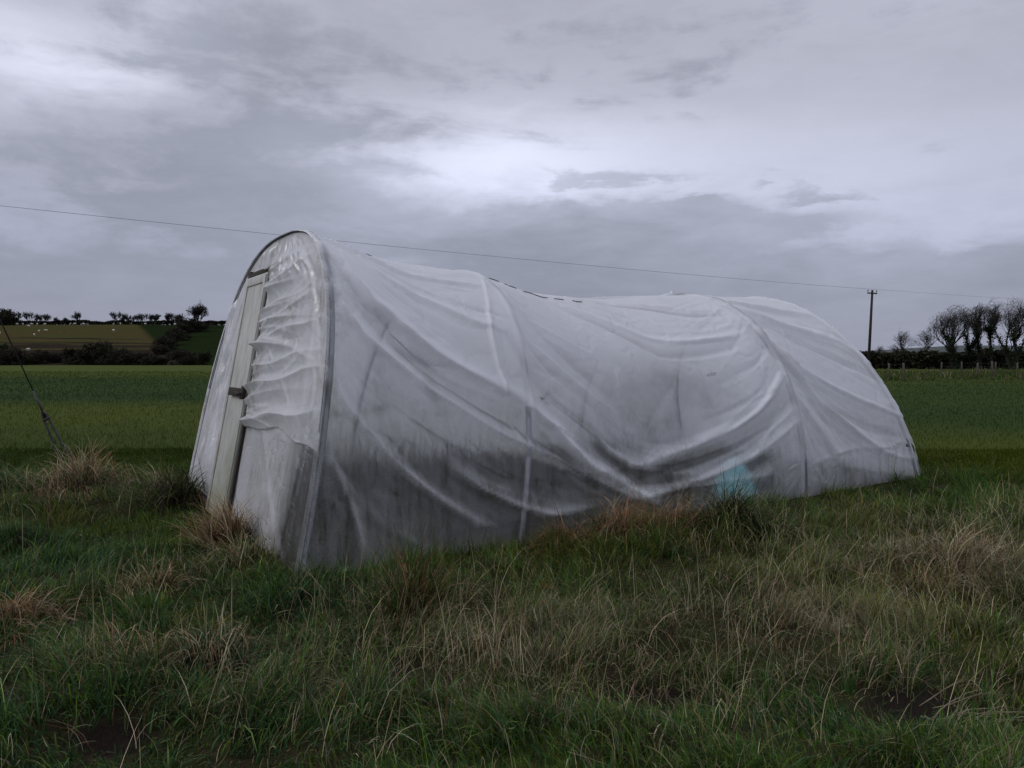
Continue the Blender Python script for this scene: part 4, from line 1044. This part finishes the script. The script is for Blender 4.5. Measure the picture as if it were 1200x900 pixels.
def stay():
    A = np.array([-6.05, 10.6, float(gz(-6.05, 10.6)) - .1]); Tp = np.array([-9.75, 11.3, 7.2]); d = (Tp - A) / np.linalg.norm(Tp - A)
    sd_ = np.cross(d, [0, 1, 0]); sd_ /= np.linalg.norm(sd_)
    e = empty('cable_stay', tuple(A), 'thin dark steel stay with a long bottom shackle rising from a tussock', 'stay wire')
    off = lambda p: tuple(np.array(p) - A)
    m = MB(); m.tube([off(A + d * 1.25), off(Tp)], .0095, 6); m.build('wire_rope', M['steel_dark'], e)
    m = MB()
    loop = []
    for u in np.linspace(0, 1, 14): loop.append(off(A + d * (.0 + 1.05 * u) + sd_ * (.085 - .055 * u)))
    lo2 = [off(A + d * (.0 + 1.05 * u) - sd_ * (.085 - .055 * u)) for u in np.linspace(1, 0, 14)]
    m.tube(loop + [off(A + d * 1.12)] + lo2, .015, 6); m.build('stay_bow', M['steel_dark'], e)
    m = MB(); m.tube([off(A + d * .98 - sd_ * .05), off(A + d * .98 + sd_ * .05)], .02, 8)
    m.tube([off(A + d * .98), off(A + d * 1.42)], .016, 8)
    m.build('wire_grip', M['steel_dark'], e)
    q = empty('telegraph_pole', (Tp[0], Tp[1], 0), 'wooden telegraph pole just outside the left edge that the stay holds', 'telegraph pole')
    m = MB(); m.tube([(0, 0, -.5), (0, 0, 7.6)], [.15, .11], 12); m.build('shaft', M['wood_pole'], q)
    m = MB(); m.tube([(0, 0, 7.14), (0, 0, 7.26)], .125, 12); m.build('stay_band', M['steel_dark'], q)
stay()

# ------------------------------------------------------------------ field fence at right
def fence():
    e = empty('post_and_wire_fence', (28, 58, 0), 'weathered wooden posts and wire across the right hand field', 'fence')
    pts = [(1042, 443), (1060, 447), (1103, 437.5), (1127, 434), (1145, 444), (1164, 443), (1167, 438), (1192, 441), (1225, 442)]
    r = np.random.default_rng(4); tops = []
    for (px, py) in pts:
        D = 1.6 * 900 / (py - 420) if py > 436 else 84.
        D = min(D, 84); x = (px - 600) / 900 * D; h = 1.25 + r.normal(0, .06); t = r.normal(0, .05); t2 = r.normal(0, .03)
        m = MB(); m.tube([(x - 28, D - 58, -.4), (x - 28 + t * .5, D - 58 + t2 * .5, h * .5), (x - 28 + t, D - 58 + t2, h)], [.085, .08, .075], 8)
        m.build('post', M['grey_wood'], e); tops.append((x - 28, D - 58, h))
    tops.sort()
    for f in (.9, .6, .3):
        m = MB(); m.tube([(a, b, c * f) for a, b, c in tops], .003, 4); m.build('wire', M['steel_dark'], e)
fence()
def strip_grass():
    """uncut pale strip along the field fence"""
    r = np.random.default_rng(41); N = 26000
    xx = r.uniform(16, 75, N); yy = r.uniform(54, 92, N); f = fbm(xx * .12, yy * .3, 5)
    k = r.uniform(0, 1, N) < np.clip((f - .32) * 3, 0.05, 1) * (1 - .6 * sstep(60, 92, yy)); xx, yy = xx[k], yy[k]; n = len(xx)
    C = pick(np.concatenate([STRAW * .75, GREEN, STRAW * .4, GREEN]), n, r)
    h = np.exp(r.normal(math.log(.45), .35, n)) * np.clip(fbm(xx * .3, yy * .3, 9) * 1.8, .4, 1.6)
    P_ = Patch(); P_.add(*blades(xx, yy, np.full(n, -.02), h, r.uniform(.04, .09, n), np.abs(r.normal(.3, .25, n)), r.uniform(0, 2 * PI, n), C * .6, C, 3, np.abs(r.normal(.6, .4, n)), seed=2))
    tag(P_.build('rank_grass', M['blade']), 'pale rank grass strip along the far field fence', 'grass', kind='stuff')
strip_grass()

# ------------------------------------------------------------------ trees, bushes, hedges
def tree_twigs(r, h, rad_c, trunk_frac, levels=5, stems=1, base_r=.28, zc=.60, kids=3, tip_r=.008):
    """branches reach for points on a rounded crown"""
    trunk = MB(); crown = MB(); segs = []; cen = np.array([0, 0, h * zc]); ax = np.array([rad_c, rad_c, h * (1 - zc)])
    def inside_c(p): return (((p - cen) / ax) ** 2).sum()
    def grow(p, d, L, rad, lev):
        n = 3 if lev > 2 else 4; pts = [p]; q = p.copy(); dd = d.copy()
        for k in range(n):
            dd = dd + r.normal(0, .11, 3) + np.array([0, 0, .03]); dd /= np.linalg.norm(dd); q = q + dd * L / n; pts.append(q.copy())
        rr = list(np.linspace(rad, rad * .62, n + 1))
        (trunk if lev <= 1 else crown).tube(pts, rr, 6 if lev <= 1 else 3, cap=False)
        segs.append((pts, rad, lev))
        if lev >= levels: return
        nk = kids + (1 if lev in (1, 2, 3) else 0)
        for k in range(nk):
            i = n if k == 0 else r.integers(max(1, n // 2), n + 1)
            s0 = pts[i]; best = None
            for _ in range(7 if lev > 0 else 3):
                v = r.normal(0, 1, 3); v /= np.linalg.norm(v); tg = cen + ax * v * r.uniform(.88, 1.03)
                if tg[2] < h * .22: continue
                w = tg - s0; dist = np.linalg.norm(w); sc = w.dot(dd) / dist - (0.12 * dist / rad_c if lev > 1 else 0)
                if best is None or sc > best[0]: best = (sc, w / dist, dist)
            if best is None: continue
            nd = best[1] * 1.0 + dd * .55 + r.normal(0, .12, 3); nd /= np.linalg.norm(nd)
            Lk = min(L * r.uniform(.62, .85), best[2] * .75) if lev > 0 else min(L * r.uniform(.8, 1.1), best[2] * .5)
            if lev >= 3: Lk = max(Lk, .05 * h * r.uniform(.7, 1.2))
            grow(s0, nd, Lk, max(rad * .60 * r.uniform(.75, 1), tip_r), lev + 1)
    for s in range(stems):
        a = 2 * PI * s / stems + r.uniform(0, 1.5); off = np.array([math.cos(a), math.sin(a), 0]) * (base_r * 1.6 if stems > 1 else 0)
        d = np.array([off[0] * .45, off[1] * .45, 1.]); d /= np.linalg.norm(d)
        grow(off + np.array([0, 0, -.2]), d, h * trunk_frac * (r.uniform(.85, 1.1)), base_r, 0)
    return trunk, crown, segs
def leaf_cloud(pts, n, r, size, pal, jitter, flat=1.):
    """small leaf clumps scattered about points"""
    pts = np.array(pts); i = r.integers(0, len(pts), n); c = pts[i] + r.normal(0, 1, (n, 3)) * jitter * np.array([1, 1, flat])
    a = r.normal(0, 1, (n, 3)); a /= np.linalg.norm(a, axis=1, keepdims=True); b = np.cross(a, r.normal(0, 1, (n, 3))); b /= np.linalg.norm(b, axis=1, keepdims=True)
    s = (size * np.exp(r.normal(0, .3, n)))[:, None]
    V = np.stack([c - a * s, c + b * s * .6, c + a * s, c - b * s * .6], 1).reshape(-1, 3)
    q = np.arange(4 * n).reshape(-1, 4); C = np.repeat(pick(pal, n, r, .25), 4, 0)
    return V, q, C
IVY = np.array([(.018, .030, .012), (.012, .020, .009), (.028, .040, .016)])
SCRUB = np.array([(.022, .022, .016), (.030, .024, .018), (.018, .024, .014), (.035, .026, .022)])
HEDGE = np.array([(.014, .018, .009), (.022, .026, .012), (.012, .012, .008), (.03, .024, .014)])
def make_tree(name, seed, h, rad_c, trunk_frac, levels=5, stems=1, ivy=0, base_r=.28, zc=.6, kids=3, tip_r=.008):
    r = np.random.default_rng(seed)
    tr, cr, segs = tree_twigs(r, h, rad_c, trunk_frac, levels, stems, base_r, zc, kids, tip_r)
    top = max(v[2] for v in cr.V); k = h / top
    tr.V = [v * k for v in tr.V]; cr.V = [v * k for v in cr.V]
    e = empty(name, (0, 0, 0)); tr.build('trunk', M['bark'], e); cr.build('crown', M['bark'], e)
    if ivy:
        pts = []
        for (p, rad, lev) in segs:
            if lev <= 2 and r.uniform() < (1, .55, .12)[lev]:
                for a_, b_ in zip(p[:-1], p[1:]):
                    for u in np.linspace(0, 1, 4): pts.append((a_ + (b_ - a_) * u) * k)
        pts = [p for p in pts if p[2] < h * .8]
        V, q, C = leaf_cloud(pts, ivy, r, .11, IVY, .20); mesh_np('ivy', V, q, None, M['leaf'], e, False, {'col': C})
    return e
def copy_tree(o):
    c = o.copy(); COL.objects.link(c)
    for ch in o.children:
        d = ch.copy(); COL.objects.link(d); d.parent = c
    return c
def place(o, px, D, label, cat, group, sc=1., rz=None, z=None):
    x = (px - 600) / 900 * D; o.location = (x, D, (float(hill_z(x, D)) if z is None else z)); o.scale = (sc, sc, sc)
    o.rotation_euler.z = random.uniform(0, 6.28) if rz is None else rz
    tag(o, label, cat, group)
GT = 'bare winter trees beyond the field'
for px, D, seed, h, spr, tf, st, ivy, lab in (
    (1119, 112, 5, 9.6, 3.9, .30, 3, 2600, 'leftmost ivy clad bare tree with several stems behind the field fence'),
    (1136, 116, 6, 9.4, 2.4, .34, 1, 1500, 'second ivy clad bare tree from the left behind the field fence'),
    (1149, 114, 7, 10., 2.2, .36, 1, 1600, 'third ivy clad bare tree from the left, tall and narrow'),
    (1162, 113, 8, 10., 2.1, .38, 1, 1600, 'fourth ivy clad bare tree from the left, narrow crown'),
    (1186, 108, 9, 10.4, 3.6, .28, 2, 1900, 'big twin stemmed ivy clad bare tree near the right edge'),
    (1214, 110, 10, 10.2, 3.2, .30, 2, 1500, 'ivy clad bare tree at the extreme right edge'),):
    t_ = make_tree('bare_tree', seed, h, spr, tf, 5, st, ivy, .24 if st == 1 else .20, .60, 3, .013)
    place(t_, px, D, lab, 'tree', GT, 1., z=0.)
pr = make_tree('bare_tree', 15, 7.6, 3.6, .28, 5, 1, 200, .2, .62, 3, .012)
place(pr, 1063, 190, 'round headed bare tree standing behind the dark hedge', 'tree', GT, 1.25, z=0.)
c = copy_tree(pr); place(c, 1079, 196, 'flat topped bare tree just right of the round headed one behind the hedge', 'tree', GT, 1.3, z=0.)
c = copy_tree(pr); place(c, 1034, 230, 'smaller hazy bare tree right of the power pole', 'tree', GT, .8, z=0.)
c = copy_tree(pr); place(c, 1046, 225, 'low bare tree between the power pole and the round headed tree', 'tree', GT, .85, z=0.)
# ridge trees on the hill
GR = 'bare trees on the hill skyline'
bt = make_tree('bare_tree', 28, 12., 6.4, .20, 6, 2, 1500, .34, .50, 3, .03)
place(bt, 231, 318, 'largest bare round crowned tree on the hill skyline beside the tunnel', 'tree', GR, 1.)
st = make_tree('bare_tree', 26, 6.0, 3.3, .20, 5, 2, 0, .12, .50, 3, .018)
st2 = make_tree('bare_tree', 27, 5.4, 2.6, .18, 5, 2, 0, .12, .48, 3, .018)
ridge = [(38, 1.05, st, 'leftmost wide bare tree on the skyline'), (46, .85, st2, 'bare tree just right of the leftmost wide one on the skyline'), (54, .9, st, 'small bare tree on the skyline, third from the left'),
         (66, .7, st2, 'low thin bare tree on the skyline, fourth from the left'), (79, .6, st, 'lowest bare tree on the skyline, fifth from the left'), (93, 1.2, st2, 'solitary dense bare tree on the skyline above the pasture'),
         (139, 1.1, st, 'leftmost tree of the skyline row in the middle of the hill'), (147, .95, st2, 'second tree of the middle skyline row'), (156, .8, st, 'third tree of the middle skyline row'),
         (164, .95, st2, 'fourth tree of the middle skyline row'), (172, .95, st, 'fifth tree of the middle skyline row'), (181, 1.0, st2, 'sixth tree of the middle skyline row'),
         (186, .9, st, 'seventh tree of the middle skyline row'), (196, .95, st2, 'eighth tree of the middle skyline row'), (203, 1., st, 'ninth tree of the middle skyline row'), (210, 1.05, st2, 'tenth skyline tree, nearest to the largest crown')]
used = set()
for px, sc, pt, lab in ridge:
    if pt.name in used: o = copy_tree(pt)
    else: o = pt; used.add(pt.name)
    place(o, px, 356, lab, 'tree', GR, sc * 1.05)

def make_bush(name, seed, R, H, n, pal, leaf=.22):
    r = np.random.default_rng(seed); pts = []
    for k in range(9):
        a = r.uniform(0, 2 * PI); q = R * r.uniform(.1, .75); c = np.array([q * math.cos(a), q * math.sin(a), H * r.uniform(.3, .72)]); rad = R * r.uniform(.28, .5)
        for _ in range(40):
            v = r.normal(0, 1, 3); v /= np.linalg.norm(v); pts.append(c + v * rad * r.uniform(.6, 1) * np.array([1, 1, H / R * .7]))
    pts = [p for p in pts if p[2] > 0] + [np.array([R * .6 * math.cos(a), R * .6 * math.sin(a), .4]) for a in np.linspace(0, 6, 30)]
    e = empty(name, (0, 0, 0))
    V, q, C = leaf_cloud(pts, n, r, leaf, pal, .25); mesh_np('foliage', V, q, None, M['leaf'], e, False, {'col': C})
    m = MB()
    for k in range(60):
        a = r.uniform(0, 2 * PI); t = r.uniform(.0, .7); L = H * r.uniform(.7, 1.12)
        m.tube([(0, 0, 0), (R * t * .6 * math.cos(a), R * t * .6 * math.sin(a), L * .6), (R * t * math.cos(a), R * t * math.sin(a), L)], [.06, .035, .012], 3, False)
    m.build('stems', M['bark'], e)
    return e
b1 = make_bush('bush', 1, 4.2, 4.6, 3400, SCRUB); b2 = make_bush('bush', 2, 3.6, 5.2, 3200, HEDGE); b3 = make_bush('bush', 3, 5.0, 3.6, 3400, SCRUB)
GB = 'dark scrub bushes at the foot of the hill'
bl = [(-8, 180, b2, 1.0, 'dark bush at the extreme left under the hill'), (10, 178, b1, .95, 'wide dark bush at the left under the hill, crossed by the stay'), (34, 184, b3, .55, 'low brown bush right of the stay under the hill'), (50, 186, b1, .7, 'brownish low bush in the gap of the scrub row'),
      (68, 190, b3, .7, 'mid height bush left of the darkest bushes in the scrub row'), (84, 186, b2, .75, 'dark green bush before the bracken bank'), (102, 184, b1, .8, 'broad bush next to the tallest dark one'),
      (119, 184, b2, 1.08, 'tallest darkest bush in the middle of the scrub row'), (136, 183, b1, .85, 'rounded dark bush right of the tallest one'), (152, 182, b3, .9, 'long low dark bush right of middle in the scrub row'),
      (168, 181, b1, .72, 'dark bush third from the right end of the scrub row'), (180, 180, b3, .72, 'dark bush second from the right end of the scrub row'), (190, 180, b2, .42, 'small end bush at the right of the scrub row'),
      (212, 182, b1, .8, 'lone dark green bush in the green field beside the tunnel'), (224, 182, b3, .6, 'low bush joined to the lone dark green bush'), (236, 180, b2, .65, 'small dark bush half hidden by the tunnel edge'),
      (228, 300, b3, 1.1, 'scrubby bush under the largest skyline tree'), (219, 296, b1, 1.2, 'bushy thicket left of the largest skyline tree'), (214, 275, b2, .9, 'dark bush top of the dividing hedge'), (207, 262, b1, .95, 'dark bush second down the dividing hedge'),
      (202, 246, b2, .85, 'dark bush third down the dividing hedge'), (197, 232, b1, .85, 'dark bush fourth down the dividing hedge'), (192, 218, b3, .75, 'lowest dark bush of the dividing hedge'),
      (8, 338, b1, 1.5, 'dark tall clump on the skyline behind the stay'), (14, 350, b3, 1.1, 'low dark clump on the skyline right of the stay')]
used = set()
for px, D, pt, sc, lab in bl:
    if pt.name in used: o = copy_tree(pt)
    else: o = pt; used.add(pt.name)
    place(o, px, D, lab, 'bush', GB, sc)

def hedge(name, pts, H, Wd, n, pal, label, seed, leaf=.2, zf=None):
    r = np.random.default_rng(seed); pts = np.array(pts, float)
    seg = np.r_[0, np.cumsum(np.linalg.norm(np.diff(pts, axis=0), axis=1))]
    u = r.uniform(0, seg[-1], n); x = np.interp(u, seg, pts[:, 0]); y = np.interp(u, seg, pts[:, 1])
    top = H * (.45 + .85 * fbm(u * .11, u * 0, seed, 4) + .30 * fbm(u * .7, u * 0, seed + 1, 3))
    f = r.uniform(0, 1, n) ** .75; z = f * top; y = y + r.normal(0, Wd * .4, n) * np.sqrt(np.clip(1.15 - f ** 3, .05, 1)); x = x + r.normal(0, .3, n)
    z = z + (zf(x, y) if zf else 0)
    a = r.normal(0, 1, (n, 3)); a /= np.linalg.norm(a, axis=1, keepdims=True); b = np.cross(a, r.normal(0, 1, (n, 3))); b /= np.linalg.norm(b, axis=1, keepdims=True)
    s = (leaf * np.exp(r.normal(0, .3, n)))[:, None]; c = np.stack([x, y, z], -1)
    V = np.stack([c - a * s, c + b * s * .6, c + a * s, c - b * s * .6], 1).reshape(-1, 3)
    org = (pts[0, 0], pts[0, 1], 0)
    o = mesh_np(name, V - np.array(org), np.arange(4 * n).reshape(-1, 4), None, M['leaf'], None, False, {'col': np.repeat(pick(pal, n, r, .25), 4, 0)}, org)
    return tag(o, label, 'hedge')
hedge('hedge', [(30, 118), (56, 116), (90, 118)], 2.3, 1.6, 26000, HEDGE, 'long dark field hedge under the bare trees at right', 3, .2)
hedge('hedge', [(62, 170), (90, 172), (120, 172), (160, 176)], 3.2, 2.5, 16000, HEDGE, 'farther uneven hedge seen between the ivy clad trunks', 5, .3)
hedge('hedge', [(-20, 150), (30, 140), (62, 150)], 2.6, 2., 16000, HEDGE, 'field hedge hidden mostly behind the tunnel', 7, .3)
hedge('skyline_hedge', [(-300, 356), (-180, 356), (-118, 352), (-60, 340)], 2.0, 1.4, 22000, HEDGE, 'thin clipped hedge line along the top of the hill', 9, .35, hill_z)

# ------------------------------------------------------------------ sheep
def make_sheep():
    e = empty('sheep', (0, 0, 0))
    m = MB(); m.sphere((0, 0, .62), (.52, .27, .27), 14, 10)
    r = np.random.default_rng(1)
    m.V = [v + r.normal(0, .012, 3) for v in m.V]
    for sx in (-.33, .30):
        for sy in (-.12, .12): m.tube([(sx, sy, .5), (sx + .01, sy, .28), (sx, sy, 0)], [.07, .045, .04], 6)
    m.tube([(.42, 0, .68), (.56, 0, .72), (.64, 0, .62), (.74, 0, .42), (.80, 0, .34)], [.15, .11, .10, .08, .045], 8)
    m.sphere((.63, .10, .62), (.03, .08, .03), 6, 4); m.sphere((.63, -.10, .62), (.03, .08, .03), 6, 4)
    m.sphere((-.54, 0, .55), (.05, .05, .14), 6, 4)
    m.build('fleece', M['wool'], e)
    return e
sp = make_sheep()
SH = [(28, 373.2, 'sheep highest on the hill pasture at the left end'), (45, 372.6, 'sheep by the skyline hedge left of the solitary tree'), (21, 378.7, 'sheep just right of the stay high on the pasture'), (35, 382.2, 'sheep in the middle of the left flock, lower of a close pair'),
      (38, 379.3, 'sheep in the middle of the left flock, upper of a close pair'), (54, 380.4, 'sheep at the upper right of the left flock'), (47, 388.3, 'sheep low in the left flock beside another'), (55, 387.6, 'sheep at the lower right of the left flock'),
      (41, 392.5, 'lowest sheep of the left flock above the bracken'), (1, 390.5, 'sheep at the extreme left edge of the pasture'), (34, 410, 'pale sheep by the scrub below the bracken'), (99, 372.6, 'sheep under the solitary skyline tree'),
      (89, 374.5, 'resting sheep left of the one under the solitary tree'), (134, 387.6, 'sheep alone in the middle of the pasture'), (142, 373, 'sheep at the hedge under the middle tree row'), (171, 375.5, 'sheep near the top centre of the pasture'), (206, 376, 'sheep nearest to the dividing hedge')]
for i, (px, py, lab) in enumerate(SH):
    o = sp if i == 0 else copy_tree(sp)
    best = None
    for D in np.linspace(185, 352, 300):
        x = (px - 600) / 900 * D; z = float(hill_z(x, D)); yy = 420 - (z + .3 - 1.6) / D * 900
        if best is None or abs(yy - py) < best[0]: best = (abs(yy - py), D, x, z)
    _, D, x, z = best
    o.location = (x, D, z - .02); o.rotation_euler.z = random.uniform(0, 6.28); o.scale = (.95, .95, .95)
    tag(o, lab, 'sheep', 'sheep grazing on the hill')
